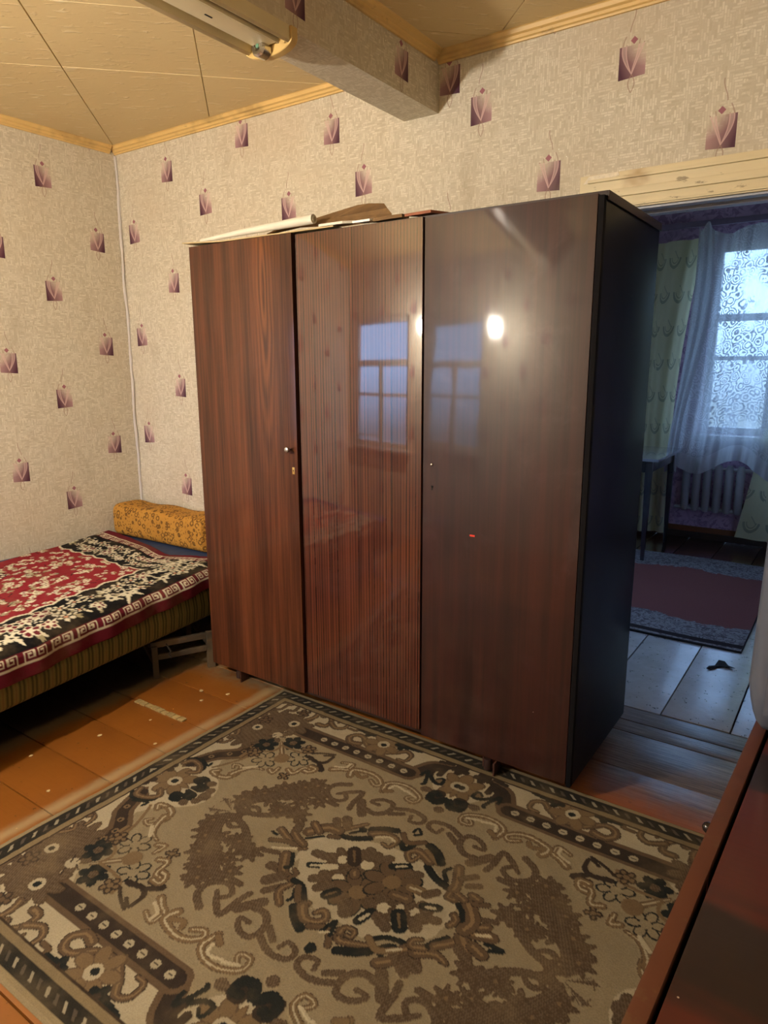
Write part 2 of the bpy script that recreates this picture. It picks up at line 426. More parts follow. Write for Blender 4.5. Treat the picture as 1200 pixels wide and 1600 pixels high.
# ceiling with diagonal foam tiles, each a part
ceil = struct(bx('ceiling', simple('ceiling_backing', srgb(170, 140, 90), .9), None, -.12, XR+.12, YF-.15, .0, H+.014, H+.1), 'ceiling of yellowed foam tiles laid diagonally')
def clip(poly, rect):
    x0, x1, y0, y1 = rect
    def cut(P, f):
        out = []
        for i in range(len(P)):
            a, b_ = P[i], P[(i+1) % len(P)]; fa, fb = f(a), f(b_)
            if fa >= 0: out.append(a)
            if (fa >= 0) != (fb >= 0):
                t_ = fa/(fa-fb); out.append((a[0]+(b_[0]-a[0])*t_, a[1]+(b_[1]-a[1])*t_))
        return out
    for f in (lambda p: p[0]-x0, lambda p: x1-p[0], lambda p: p[1]-y0, lambda p: y1-p[1]):
        poly = cut(poly, f)
        if len(poly) < 3: return []
    return poly
D = .757; gp = .0009
for i in range(-5, 8):
    for j in range(-1, 12):
        # lattice: x+y in [i D,(i+1)D] , x-y in [j D,(j+1)D]
        a0, a1, b0, b1 = i*D+gp, (i+1)*D-gp, j*D+.005+gp, (j+1)*D+.005-gp
        sq = [((a+b_)/2, (a-b_)/2) for a, b_ in ((a0, b0), (a1, b0), (a1, b1), (a0, b1))]
        for rect in ((0, 1.873, YF, 0), (2.03, XR, YF, 0)):
            P = clip(sq, rect)
            if len(P) < 3: continue
            ar = abs(sum(P[k][0]*P[(k+1) % len(P)][1]-P[(k+1) % len(P)][0]*P[k][1] for k in range(len(P))))/2
            if ar < .002: continue
            cx = sum(p[0] for p in P)/len(P); cy = sum(p[1] for p in P)/len(P)
            dz = rnd.uniform(0, .002)
            mb = MB(); n = len(P); ins = [(cx+(p[0]-cx)*.994, cy+(p[1]-cy)*.994) for p in P]
            vs = [(p[0], p[1], H+.013) for p in P]+[(p[0], p[1], H+.003+dz) for p in P]+[(p[0], p[1], H-dz) for p in ins]
            fs = [(k, (k+1) % n, (k+1) % n+n, k+n) for k in range(n)]+[(k+n, (k+1) % n+n, (k+1) % n+2*n, k+2*n) for k in range(n)]+[tuple(range(2*n, 3*n)), tuple(range(n))[::-1]]
            mb.add(vs, fs).build('ceiling_tile', M_TILE, ceil)
# beam papered with the wallpaper
BX0, BX1, BZ = 1.873, 2.03, 2.299
def uvbox(name, faces, mat):
    V = []; F = []; UV = []
    for q, uv in faces:
        k = len(V); V += q; UV += uv; F.append((k, k+1, k+2, k+3))
    me = mesh(name, V, F, mat); ul = me.uv_layers.new(name='UVMap')
    for l in me.loops: ul.data[l.index].uv = UV[l.vertex_index]
    return struct(link(name, me))
bf = []
ymot = [-.26, -.82, -1.36, -1.9, -2.45]; yb = [-.0, -.54, -1.09, -1.63, -2.18, YF]
for k in range(5):
    a, b_ = yb[k], yb[k+1]; ym = ymot[k]
    # right side: motif lies sideways on the beam
    bf.append(([(BX1, a, BZ), (BX1, b_, BZ), (BX1, b_, H), (BX1, a, H)], [(-(y_-ym), z_-2.395) for y_, z_ in ((a, BZ), (b_, BZ), (b_, H), (a, H))]))
    bf.append(([(BX0, b_, BZ), (BX0, a, BZ), (BX0, a, H), (BX0, b_, H)], [(y_-ym+.2, z_-2.395) for y_, z_ in ((b_, BZ), (a, BZ), (a, H), (b_, H))]))
    bf.append(([(BX0, a, BZ), (BX0, b_, BZ), (BX1, b_, BZ), (BX1, a, BZ)], [(5, 5)]*4))
beam = uvbox('ceiling_beam', bf, M_WALL); beam.data.materials.append(M_WALLU)
for i_ in range(2, len(bf), 3): beam.data.polygons[i_].material_index = 1
beam['kind'] = 'structure'; beam['label'] = 'wallpapered ceiling beam running to the back wall'
bx('beam_core', M_PLASTER, beam, BX0+.003, BX1-.003, YF, -.001, BZ+.003, H+.01)
# cornices
prof = [(0, 0), (.008, 0), (.010, .006), (.017, .009), (.019, .018), (.028, .022), (.032, .034), (.038, .038), (0, .038)]
def cornice(name, axis, a, b_, const, sgn):
    mb = MB()
    if axis == 0: mb.prism([(const+sgn*p, H-.038+q) for p, q in prof], 0, a, b_)
    else: mb.prism([(const+sgn*p, H-.038+q) for p, q in prof], 1, a, b_)
    return struct(mb.build(name, M_CORN))
cornice('trim_1', 0, .003, BX0-.001, -.001, -1); cornice('trim_2', 0, BX1+.001, XR-.003, -.001, -1)
cornice('trim_3', 1, YF+.003, -.04, .001, 1); cornice('trim_4', 1, YF+.003, -.04, BX1+.001, 1)
cornice('trim_5', 1, YF+.003, -.04, BX0-.001, -1)
# sealant bead in the wall corner
mb = MB(); pts = []
for k in range(60):
    z = .02+k*(2.44/59); pts.append((.004+.003*math.sin(k*.7)+.004*rnd.random(), -.008-.003*math.sin(k*.31), z))
mb.tube(pts, [.006+.003*rnd.random() for _ in pts], 8); struct(mb.build('trim_6', M_SEAL, smooth=True), 'wavy white sealant bead in the wall corner')
# skirting boards
M_SKIRT = simple('brown_skirting', srgb(110, 62, 30), .5)
struct(bx('baseboard_back', M_SKIRT, None, .015, 2.62, -.018, -.001, .001, .06, bev=.003))
struct(bx('baseboard_left', M_SKIRT, None, .001, .016, YF+.02, -.0, .001, .06, bev=.003))

# doorway casing: stepped moulding over the opening
door = struct_empty('door_1', 'doorway without a door, with peeling cream moulded casing')
CX0 = 2.613; CX1 = 3.56
def head(y0, z0, z1, name='casing_board', mat=M_CASING, x0=CX0, x1=CX1, yb_=-.001): return bx(name, mat, door, x0, x1, y0, yb_, z0, z1, bev=.003)
head(-.022, 1.925, 1.985); head(-.034, 1.958, 1.968, 'casing_bead', x0=CX0+.03); head(-.030, 1.905, 1.930, 'casing_bead', x0=CX0+.06); head(-.018, 1.868, 1.908, x0=CX0+.06)
head(-.026, 1.872, 1.880, 'casing_bead', x0=CX0+.09)
bx('casing_board', M_CASING, door, CX0+.005, DX0+.004, -.020, -.001, .003, 1.925, bev=.003)
bx('casing_board', M_CASING, door, DX1-.004, CX1-.005, -.020, -.001, .003, 1.925, bev=.003)
# lining of the opening with grooves
for (a, b_) in ((.0, .045), (.049, .095), (.099, .149)):
    bx('lining_board', M_LINING, door, DX0+.001, DX1-.001, a, b_, 1.862+(.012 if a == .049 else 0), DZ-.001, bev=.003)
    bx('lining_board', M_LINING, door, DX0+.001, DX0+.02, a, b_, .003, 1.862, bev=.003); bx('lining_board', M_LINING, door, DX1-.02, DX1-.001, a, b_, .003, 1.862, bev=.003)
# torn wallpaper remnant on the casing corner
V = [(CX0+.012, -.024, 1.958), (CX0+.05, -.026, 1.961), (CX0+.095, -.024, 1.966), (CX0+.135, -.0245, 1.972), (CX0+.13, -.0235, 1.984), (CX0+.08, -.025, 1.983), (CX0+.03, -.0235, 1.982)]
o = link('torn_paper', mesh('torn_paper', V, [(0, 1, 5, 6), (1, 2, 4, 5), (2, 3, 4)], simple('torn_paper', srgb(225, 215, 195), .8, nz=.3, scale=80)), door)
sm = o.modifiers.new('thick', 'SOLIDIFY'); sm.thickness = .001

# far room shell
FX0, FX1 = 1.36, 4.2; WX0, WX1, WZ0, WZ1 = 2.47, 3.35, .82, 2.20
body('wall_far', (FX0, WX0, YFAR, YFAR+.18, 0, 2.6), (WX1, FX1, YFAR, YFAR+.18, 0, 2.6), (WX0, WX1, YFAR, YFAR+.18, 0, WZ0), (WX0, WX1, YFAR, YFAR+.18, WZ1, 2.6), mat=M_WALLFAR)
struct(bpy.data.objects['wall_far'], 'mauve wallpapered window wall of the far room')
body('wall_far_left', (FX0-.1, FX0, YB2, .75, -.05, 2.6), (FX0-.1, FX0, 2.15, YFAR+.18, -.05, 2.6), (FX0-.1, FX0, .75, 2.15, -.05, .8), (FX0-.1, FX0, .75, 2.15, 2.2, 2.6), mat=M_WALLFAR); struct(bpy.data.objects['wall_far_left']); struct(bx('wall_far_right', M_WALLFAR, None, FX1, FX1+.1, YB2, YFAR+.18, -.05, 2.6))
struct(bx('ceiling_far', M_TILE, None, FX0-.1, FX1+.1, YB2, YFAR+.18, 2.6, 2.7))
struct(bx('baseboard_far', M_SKIRT, None, FX0+.005, FX1-.005, YFAR-.02, YFAR-.001, .003, .09, bev=.003))

# ------------------------------------------------------------------ windows
def mat_glass():
    mt, t, b = newmat('window_glass'); t.nodes.remove(b)
    tr = t.nodes.new('ShaderNodeBsdfTransparent'); gl = t.nodes.new('ShaderNodeBsdfGlossy'); gl.inputs['Roughness'].default_value = .02
    mx = t.nodes.new('ShaderNodeMixShader'); mx.inputs[0].default_value = .08
    t.links.new(tr.outputs[0], mx.inputs[1]); t.links.new(gl.outputs[0], mx.inputs[2]); t.links.new(mx.outputs[0], t.nodes['Material Output'].inputs[0]); return mt
M_GLASS = mat_glass()
M_FRAME = simple('window_frame_paint', srgb(190, 186, 176), .45, nz=.15)
def window(name, x0, x1, z0, z1, yy, xbars, zbars, label, tr=.04):
    w = struct_empty(name, label)
    f = .05
    mb = MB(); mb.box(x0, x0+f, yy-.03, yy+.03, z0, z1).box(x1-f, x1, yy-.03, yy+.03, z0, z1).box(x0+f, x1-f, yy-.03, yy+.03, z0, z0+f).box(x0+f, x1-f, yy-.03, yy+.03, z1-f, z1)
    mb.build('window_frame', M_FRAME, w, bev=.003)
    for (xb, za, zb_, wd) in xbars: bx('mullion', M_FRAME, w, xb-wd/2, xb+wd/2, yy-.022, yy+.022, za, zb_, bev=.003)
    for (zb_, xa, xb, wd) in zbars: bx('glazing_bar', M_FRAME, w, xa, xb, yy-.024, yy+.024, zb_-wd/2, zb_+wd/2, bev=.003)
    bx('pane', M_GLASS, w, x0+f, x1-f, yy-.002, yy+.002, z0+f, z1-f)
    return w
w1 = window('window_1', WX0, WX1, WZ0, WZ1, YFAR+.09, [(2.91, WZ0+.05, 1.665, .05)], [(1.68, WX0+.05, WX1-.05, .05), (1.385, WX0+.05, 2.885, .03), (1.385, 2.935, WX1-.05, .03)], 'window of the far room behind lace')
bx('window_sill', M_FRAME, w1, WX0-.06, WX1+.06, YFAR-.10, YFAR+.055, WZ0-.035, WZ0-.001, bev=.004)
w2 = window('window_2', FWX0, FWX1, FWZ0, FWZ1, YF-.09, [(.60, FWZ0+.05, 1.555, .07)], [(1.585, FWX0+.05, FWX1-.05, .06), (1.29, FWX0+.05, .565, .03), (1.29, .635, FWX1-.05, .03), (.90, FWX0+.05, .565, .015)], 'window facing the wardrobe, seen only as a reflection in its door')
bx('window_sill', M_FRAME, w2, FWX0-.04, FWX1+.04, YF-.05, YF+.06, FWZ0-.03, FWZ0-.001, bev=.004)

w3 = struct_empty('added_light_window', 'unseen window added to brighten the far room, behind the wardrobe')
FL = FX0-.11  # opening added out of view to bring more daylight into the far room
MB().box(FL+.03, FL+.08, .75, .80, .8, 2.2).box(FL+.03, FL+.08, 2.10, 2.15, .8, 2.2).box(FL+.03, FL+.08, .80, 2.10, .8, .85).box(FL+.03, FL+.08, .80, 2.10, 2.15, 2.2).box(FL+.035, FL+.075, 1.43, 1.47, .85, 2.15).build('window_frame', M_FRAME, w3, bev=.003)
bx('pane', M_GLASS, w3, FL+.053, FL+.057, .80, 2.10, .85, 2.15)

# ------------------------------------------------------------------ wardrobe
def wood_common(b, c, rough, coat, coat_r, wav=.25):
    setb(b, c, rough, .10, coat, coat_r); b.inputs['Coat IOR'].default_value = 1.85
    n = N.t.nodes.new('ShaderNodeBump'); n.inputs['Strength'].default_value = wav; n.inputs['Distance'].default_value = .002
    N.t.links.new((noise(pos(scale=(1, 1, .35)), 9, 2)+noise(pos(), 60, 2)*.02).s, n.inputs['Height'])
    N.t.links.new(n.outputs[0], b.inputs['Coat Normal'])
def mat_door(kind):
    mt, t, b = newmat('mahogany_veneer_'+kind); x, y, z = sep(pos())
    fine = noise(comb(x*90.0, 0.0, z*2.2), 1.0, 4, .6); med = noise(comb(x*22.0, 3.0, z*.8), 1.0, 3, .6); pores = noise(comb(x*420.0, 0.0, z*22.0), 1.0, 2)
    if kind == 'flame':
        dx = (x-1.655+noise(comb(x*3.0, 0.0, z*1.2), 1.0, 2)*.05-.025); dd = ((dx*dx)*420.0+((z-1.63)*(z-1.63))*2.6).sqrt()
        ring = ((dd*7.0+noise(comb(x*8.0, 1.0, z*2.0), 1.0, 3)*2.0)*3.0).sin()*.5+.5
        c = mix(srgb(94, 52, 32), srgb(50, 28, 19), (med*.5+fine*.5).ss(.3, .66)); c = mix(c, srgb(128, 76, 42), ring*(1.0-dd.ss(.2, 1.5))*.45)
        c = mix(c, srgb(134, 78, 46), (1.0-(x-1.50-z*.0).abs().ss(.0, .06))*.15)
    elif kind == 'stripe':
        saw = noise(comb(x*150.0, 5.0, z*.6), 1.0, 2, .6)*.6+((x*520.0+med*6.0).sin()*.5+.5)*.16+fine*.24
        c = mix(srgb(88, 46, 32), srgb(42, 20, 17), saw.ss(.34, .66)); c = mix(c, srgb(58, 26, 24), (noise(comb(x*9.0, 7.0, z*.2), 1.0, 2)).ss(.55, .7)*.6)
    else:
        c = mix(srgb(58, 25, 18), srgb(34, 15, 12), (med*.6+fine*.4).ss(.3, .66)); c = mix(c, srgb(66, 29, 20), noise(comb(x*7.0, 7.0, z*.5), 1.0, 3).ss(.55, .75)*.5)
    c = mix(c, srgb(40, 20, 16), pores.ss(.62, .72)*.4)
    p = pos(); sc = noise(p, 3.2, 5, .65, .6)
    c = mix(c, srgb(150, 122, 118), sc.ss(.5, .9)*(.16 if kind == 'dull' else .05))
    # little red and white paint flecks
    if kind == 'dull':
        c = mix(c, srgb(220, 60, 40), (((x-2.531).abs()-.0).max(((z-.82).abs())*3.0)).lt(.009))
    c = mix(c, srgb(205, 195, 185), voro(comb(x, 0.0, z), 7).lt(.009))
    if kind == 'dull': wood_common(b, c, .5, .32, .06, .3); b.inputs['Specular IOR Level'].default_value = .32
    elif kind == 'stripe': wood_common(b, c, .42, .95, .045, .12); b.inputs['Coat IOR'].default_value = 1.68
    else: wood_common(b, c, .42, .28, .10, .3)
    return mt
M_D1, M_D2, M_D3 = mat_door('flame'), mat_door('stripe'), mat_door('dull')
M_BLACKLAC = simple('black_lacquer', srgb(10, 10, 12), .5, .12, coat=.18, coat_r=.16, bmp=.1, scale=4)
M_EDGE = simple('dark_veneer_edge', srgb(44, 26, 22), .5)
M_METAL = simple('worn_steel', srgb(200, 195, 185), .25, metal=1.0, nz=.1, bmp=0)
M_BRASS = simple('brass', srgb(220, 185, 110), .3, metal=1.0, nz=.1, bmp=0)
M_HOLE = simple('black_hole', srgb(8, 8, 8), .9, bmp=0)
wd = thing('wardrobe', 'tall three-door dark mahogany veneer wardrobe with gloss lacquer and black sides', 'wardrobe', (2.08, -.31, 0))
def W_(name, mat, x0, x1, y0, y1, z0, z1, bev=.0015, parent=wd):
    L = parent_origin(parent)
    return bx(name, mat, parent, x0-L[0], x1-L[0], y0-L[1], y1-L[1], z0-L[2], z1-L[2], bev=bev)
def parent_origin(p):
    v = Vector((0, 0, 0))
    while p: v = v+p.location; p = p.parent
    return v
W_('side_panel', M_BLACKLAC, 1.264, 1.280, -.588, -.03, .055, 1.795)
W_('side_panel', M_BLACKLAC, 2.8795, 2.893, -.588, -.03, .055, 1.789)
W_('edge_strip', simple('black_edge', srgb(16, 14, 16), .8, .1, bmp=0), 2.8785, 2.8935, -.609, -.589, .055, 1.789)
W_('top_panel', M_EDGE, 1.264, 2.895, -.588, -.028, 1.7905, 1.803)
W_('front_rail', M_BLACKLAC, 1.282, 2.875, -.5885, -.572, 1.776, 1.790)
W_('bottom_panel', M_EDGE, 1.281, 2.876, -.588, -.05, .055, .073)
W_('back_panel', M_EDGE, 1.281, 2.876, -.049, -.044, .056, 1.789)
W_('partition', M_BLACKLAC, 1.797, 1.819, -.586, -.05, .074, 1.775)
W_('partition', M_BLACKLAC, 2.333, 2.350, -.586, -.05, .074, 1.775)
W_('edge_strip', M_EDGE, 2.8955, 2.899, -.588, -.03, 1.779, 1.803, parent=wd)
def door_(name, mat, x0, x1, z0, z1, y0=-.609, y1=-.5895, rotz=0.0, label=None):
    hx = x1 if rotz > 0 else x0
    o = bx(name, mat, wd, x0-hx, x1-hx, y0-y1, 0, z0, z1, bev=.0015)
    L = parent_origin(wd); o.location = (hx-L[0], y1-L[1], 0-L[2]); o.rotation_euler = (0, 0, rotz)
    if label: o['label'] = label
    return o
d1 = door_('wardrobe_door', M_D1, 1.2645, 1.798, .066, 1.806, label='left wardrobe door with flame grain, knob and brass keyhole')
d2 = door_('wardrobe_door', M_D2, 1.8175, 2.3375, .078, 1.797, label='middle wardrobe door with fine stripes and mirror gloss')
d3 = door_('wardrobe_door', M_D3, 2.3455, 2.8765, .062, 1.793, label='right wardrobe door, dull and scratched')
def on_door(o, d, x, y, z):
    L = parent_origin(d); o.parent = d; o.location = (x-L[0], y-L[1], z-L[2])
Mx = Matrix.Rotation(math.radians(90), 4, 'X')
k = MB().lathe([(.004, 0), (.004, .008), (.006, .012), (.0105, .017), (.0115, .022), (.009, .028), (.003, .030)], 18, Mx).build('knob', M_METAL, smooth=True); on_door(k, d1, 1.768, -.6095, 1.047)
k = MB().box(-.0055, .0055, -.0015, 0, -.013, .013).build('lock_plate', M_BRASS, bev=.001); on_door(k, d1, 1.7775, -.6095, .966)
kh = MB().lathe([(.0022, 0), (.0022, .0006)], 12, Mx).box(-.0009, .0009, -.0006, 0, -.006, 0).build('keyhole', M_HOLE, k); kh.location = (0, -.0017, .002)
k = MB().lathe([(.003, 0), (.004, .003), (.001, .005)], 10, Mx).build('knob_stub', M_METAL, smooth=True); on_door(k, d3, 2.379, -.6095, 1.037)
k = MB().lathe([(.004, 0), (.004, .0006)], 12, Mx).box(-.0022, .0022, -.0006, 0, -.012, 0).build('keyhole', M_HOLE); on_door(k, d3, 2.381, -.6093, .965)
M_FOOT = simple('brown_foot', srgb(70, 40, 30), .5)
for (fx, fy) in ((1.386, -.545), (2.609, -.575), (1.40, -.11), (2.75, -.11)):
    f = MB(); f.box(-.03, .03, -.003, .003, 0, .054).box(.024, .030, -.045, .0, 0, .054).box(-.03, -.024, -.012, .0, .0, .054)
    hz = .0085 if fx > 1.59 else .0012
    f2 = f.build('foot', M_FOOT, wd, bev=.0008); f2.scale = (1, 1, (.054-hz)/.054); L = parent_origin(wd); f2.location = (fx-L[0], fy-L[1], hz)
    g = MB().lathe([(.014, .008), (.015, .030), (.012, .052)], 14).build('peg', M_EDGE, f2, smooth=True); g.location = (-.004, -.022, 0)

# ------------------------------------------------------------------ things lying on the wardrobe top
ZT = 1.8065
M_PLY = simple('weathered_fibreboard', srgb(112, 84, 50), .85, nz=.5, scale=35, bmp=.6)
M_PLYE = simple('pale_hardboard', srgb(188, 166, 122), .8, nz=.2)
M_PAPER = simple('white_paper', srgb(214, 208, 192), .7, nz=.1)
M_CARD = simple('brown_cardboard', srgb(190, 165, 120), .8, nz=.2)
def sheet(name, pts, thick, mat, label, cat, group=None):
    """irregular solid sheet: pts outline (x, y, z)"""
    n = len(pts); cx = sum(p[0] for p in pts)/n; cy = sum(p[1] for p in pts)/n; cz = sum(p[2] for p in pts)/n
    V = [(p[0]-cx, p[1]-cy, p[2]-cz) for p in pts]+[(p[0]-cx, p[1]-cy, p[2]-cz+thick) for p in pts]+[(0, 0, 0), (0, 0, thick)]
    F = [(i, (i+1) % n, (i+1) % n+n, i+n) for i in range(n)]+[((i+1) % n, i, 2*n) for i in range(n)]+[(i+n, (i+1) % n+n, 2*n+1) for i in range(n)]
    o = MB().add(V, F).build(name, mat, None, loc=(cx, cy, cz))
    return tag(o, label, cat, group)
# torn fibreboard leaning up from front left to back right
sheet('fibreboard_sheet', [(1.60, -.52, ZT+.022), (1.70, -.55, ZT+.030), (1.85, -.555, ZT+.020), (1.99, -.56, ZT+.005), (2.14, -.565, ZT+.004), (2.19, -.56, ZT+.018), (2.165, -.55, ZT+.040), (2.118, -.50, ZT+.068), (2.05, -.49, ZT+.078), (2.01, -.50, ZT+.076), (1.90, -.50, ZT+.064), (1.78, -.50, ZT+.050), (1.66, -.50, ZT+.038)], .006, M_PLY, 'torn brown fibreboard sheet tilted on top of the wardrobe', 'board')
sheet('hardboard_sheet', [(1.24, -.62, ZT+.013), (1.44, -.600, ZT+.004), (1.98, -.60, ZT+.001), (1.98, -.25, ZT+.001), (1.32, -.25, ZT+.006)], .004, M_PLYE, 'thin pale hardboard sheet jutting past the left end of the wardrobe top', 'board')
# roll of white paper
r_ = thing('paper_roll', 'long white rolled paper lying on the left half of the wardrobe top', 'paper roll', (1.62, -.477, ZT+.030))
MB().tube([(-.33, -.09, -.004), (-.10, -.10, .002), (.10, -.11, .004), (.27, -.115, .006)], [.006, .011, .014, .016], 16).build('roll', M_PAPER, r_, smooth=True)
MB().lathe([(.0095, 0), (.008, .002), (.003, .003)], 12, Matrix.Rotation(math.radians(90), 4, 'Y')).build('loose_end', simple('paper_core_shade', srgb(150, 140, 120), .8), r_, loc=(.2712, -.115, .006))
sheet('cardboard_scrap', [(1.92, -.604, ZT+.006), (2.02, -.602, ZT+.006), (2.05, -.57, ZT+.009), (1.95, -.56, ZT+.012)], .008, M_PAPER, 'curled white card scrap beside the torn fibreboard on the wardrobe', 'paper')
sheet('paper_scrap', [(2.065, -.606, ZT+.001), (2.135, -.606, ZT+.001), (2.14, -.585, ZT+.006), (2.10, -.56, ZT+.004)], .007, simple('bright_paper', srgb(240, 238, 232), .6, nz=.05), 'small bright white paper scrap at the front edge of the wardrobe top', 'paper')
sheet('bark_fragment', [(2.12, -.59, ZT+.000), (2.2, -.60, ZT+.0), (2.255, -.60, ZT+.0), (2.25, -.55, ZT+.003), (2.19, -.53, ZT+.006), (2.13, -.54, ZT+.006)], .010, M_PLY, 'crumbled brown board fragment right of the torn fibreboard', 'board')
sheet('wood_sliver', [(2.265, -.60, ZT+.0), (2.36, -.60, ZT+.001), (2.40, -.42, ZT+.010), (2.37, -.41, ZT+.012), (2.30, -.53, ZT+.006)], .008, simple('reddish_sliver', srgb(140, 84, 58), .8, nz=.4), 'reddish wood sliver on the wardrobe top above the middle door edge', 'board')
sheet('yellow_offcut', [(2.30, -.47, ZT+.0), (2.44, -.40, ZT+.002), (2.46, -.36, ZT+.006), (2.33, -.40, ZT+.006)], .008, M_PLYE, 'pale yellow wood offcut behind the reddish sliver on the wardrobe', 'board')

# ------------------------------------------------------------------ painter for woven patterns (per-vertex yarn colour)
class Paint:
    def __init__(s, u, v, base):
        s.u = u; s.v = v; s.c = np.tile(np.array(base, np.float32), (u.shape[0], u.shape[1], 1)); s.h = np.zeros(u.shape, np.float32)
        s.u0 = u.min(); s.v0 = v.min(); s.du = (u.max()-s.u0)/(u.shape[0]-1); s.dv = (v.max()-s.v0)/(u.shape[1]-1)
    def win(s, a, b, c, d):
        i0 = max(0, int((a-s.u0)/s.du)-1); i1 = min(s.u.shape[0], int((b-s.u0)/s.du)+2)
        j0 = max(0, int((c-s.v0)/s.dv)-1); j1 = min(s.u.shape[1], int((d-s.v0)/s.dv)+2)
        return (slice(i0, i1), slice(j0, j1)) if i1 > i0 and j1 > j0 else None
    def put(s, w, mask, colr, h=None):
        sub = s.c[w]; sub[mask] = colr if not callable(colr) else colr(s.u[w][mask], s.v[w][mask])
        if h is not None: s.h[w][mask] = h
    def disc(s, p, r, colr, ry=None, ang=0, h=None):
        ry = ry or r; R_ = max(r, ry); w = s.win(p[0]-R_, p[0]+R_, p[1]-R_, p[1]+R_)
        if not w: return
        x = s.u[w]-p[0]; y = s.v[w]-p[1]; ca, sa = math.cos(ang), math.sin(ang)
        s.put(w, ((x*ca+y*sa)/r)**2+((-x*sa+y*ca)/ry)**2 < 1, colr, h)
    def stroke(s, pts, w0, w1, colr, h=None, smooth=True):
        P = np.array(pts, float)
        if smooth and len(P) > 2:
            Q = []
            for i in range(len(P)-1):
                p0, p1, p2, p3 = P[max(i-1, 0)], P[i], P[i+1], P[min(i+2, len(P)-1)]
                for t_ in np.linspace(0, 1, 6, endpoint=False):
                    Q.append(.5*((2*p1)+(-p0+p2)*t_+(2*p0-5*p1+4*p2-p3)*t_**2+(-p0+3*p1-3*p2+p3)*t_**3))
            P = np.array(Q+[P[-1]])
        R_ = max(w0, w1)/2; w = s.win(P[:, 0].min()-R_, P[:, 0].max()+R_, P[:, 1].min()-R_, P[:, 1].max()+R_)
        if not w: return
        X = s.u[w]; Y = s.v[w]; M = np.zeros(X.shape, bool); n = len(P)-1
        for i in range(n):
            a, b_ = P[i], P[i+1]; d = b_-a; L = d@d+1e-12
            t_ = np.clip(((X-a[0])*d[0]+(Y-a[1])*d[1])/L, 0, 1)
            rr = (w0+(w1-w0)*(i+t_)/n)/2
            M |= (X-a[0]-t_*d[0])**2+(Y-a[1]-t_*d[1])**2 < rr*rr
        s.put(w, M, colr, h)
    def poly(s, pts, colr, h=None):
        P = np.array(pts, float); w = s.win(P[:, 0].min(), P[:, 0].max(), P[:, 1].min(), P[:, 1].max())
        if not w: return
        X = s.u[w]; Y = s.v[w]; M = np.zeros(X.shape, bool); j = len(P)-1
        for i in range(len(P)):
            yi, yj = P[i, 1], P[j, 1]
            if yi != yj: M ^= ((yi > Y) != (yj > Y)) & (X < (P[j, 0]-P[i, 0])*(Y-yi)/(yj-yi)+P[i, 0])
            j = i
        s.put(w, M, colr, h)
    def flower(s, p, r, n, colr, core, rim=None, rc=.3, ang=.3, h=None):
        rp = r*(.19 if n == 7 and r < .06 and rc == .12 else min(.42, 1.9/n))
        if n >= 7: s.disc(p, r*.62, colr, h=h)
        for k in range(n):
            a = ang+2*math.pi*k/n; q = (p[0]+math.cos(a)*r*.60, p[1]+math.sin(a)*r*.60)
            if rim is not None: s.disc(q, r*.42, rim, rp, a, h=h)
        for k in range(n):
            a = ang+2*math.pi*k/n; q = (p[0]+math.cos(a)*r*.60, p[1]+math.sin(a)*r*.60)
            f = (1-.0035/(r*.42)*1.6) if rim is not None else 1.0
            s.disc(q, r*.42*f, colr, rp*f, a, h=h)
        s.disc(p, r*rc, core, h=h)
def yarn_mat(name, rough=.95, fuzz=.12, sc=220, bm_=.5):
    mt, t, b = newmat(name)
    a = t.nodes.new('ShaderNodeVertexColor'); a.layer_name = 'pattern'
    f = noise(pos(), sc, 2, .7); g = noise(pos(), 7, 4, .6)
    c = mix(a.outputs[0], (.0, .0, .0), f*fuzz*2.0); c = mix(c, srgb(112, 96, 70), g.ss(.45, .75)*.30)
    setb(b, c, rough, .15); 
    bump(b, f, bm_, .002); return mt

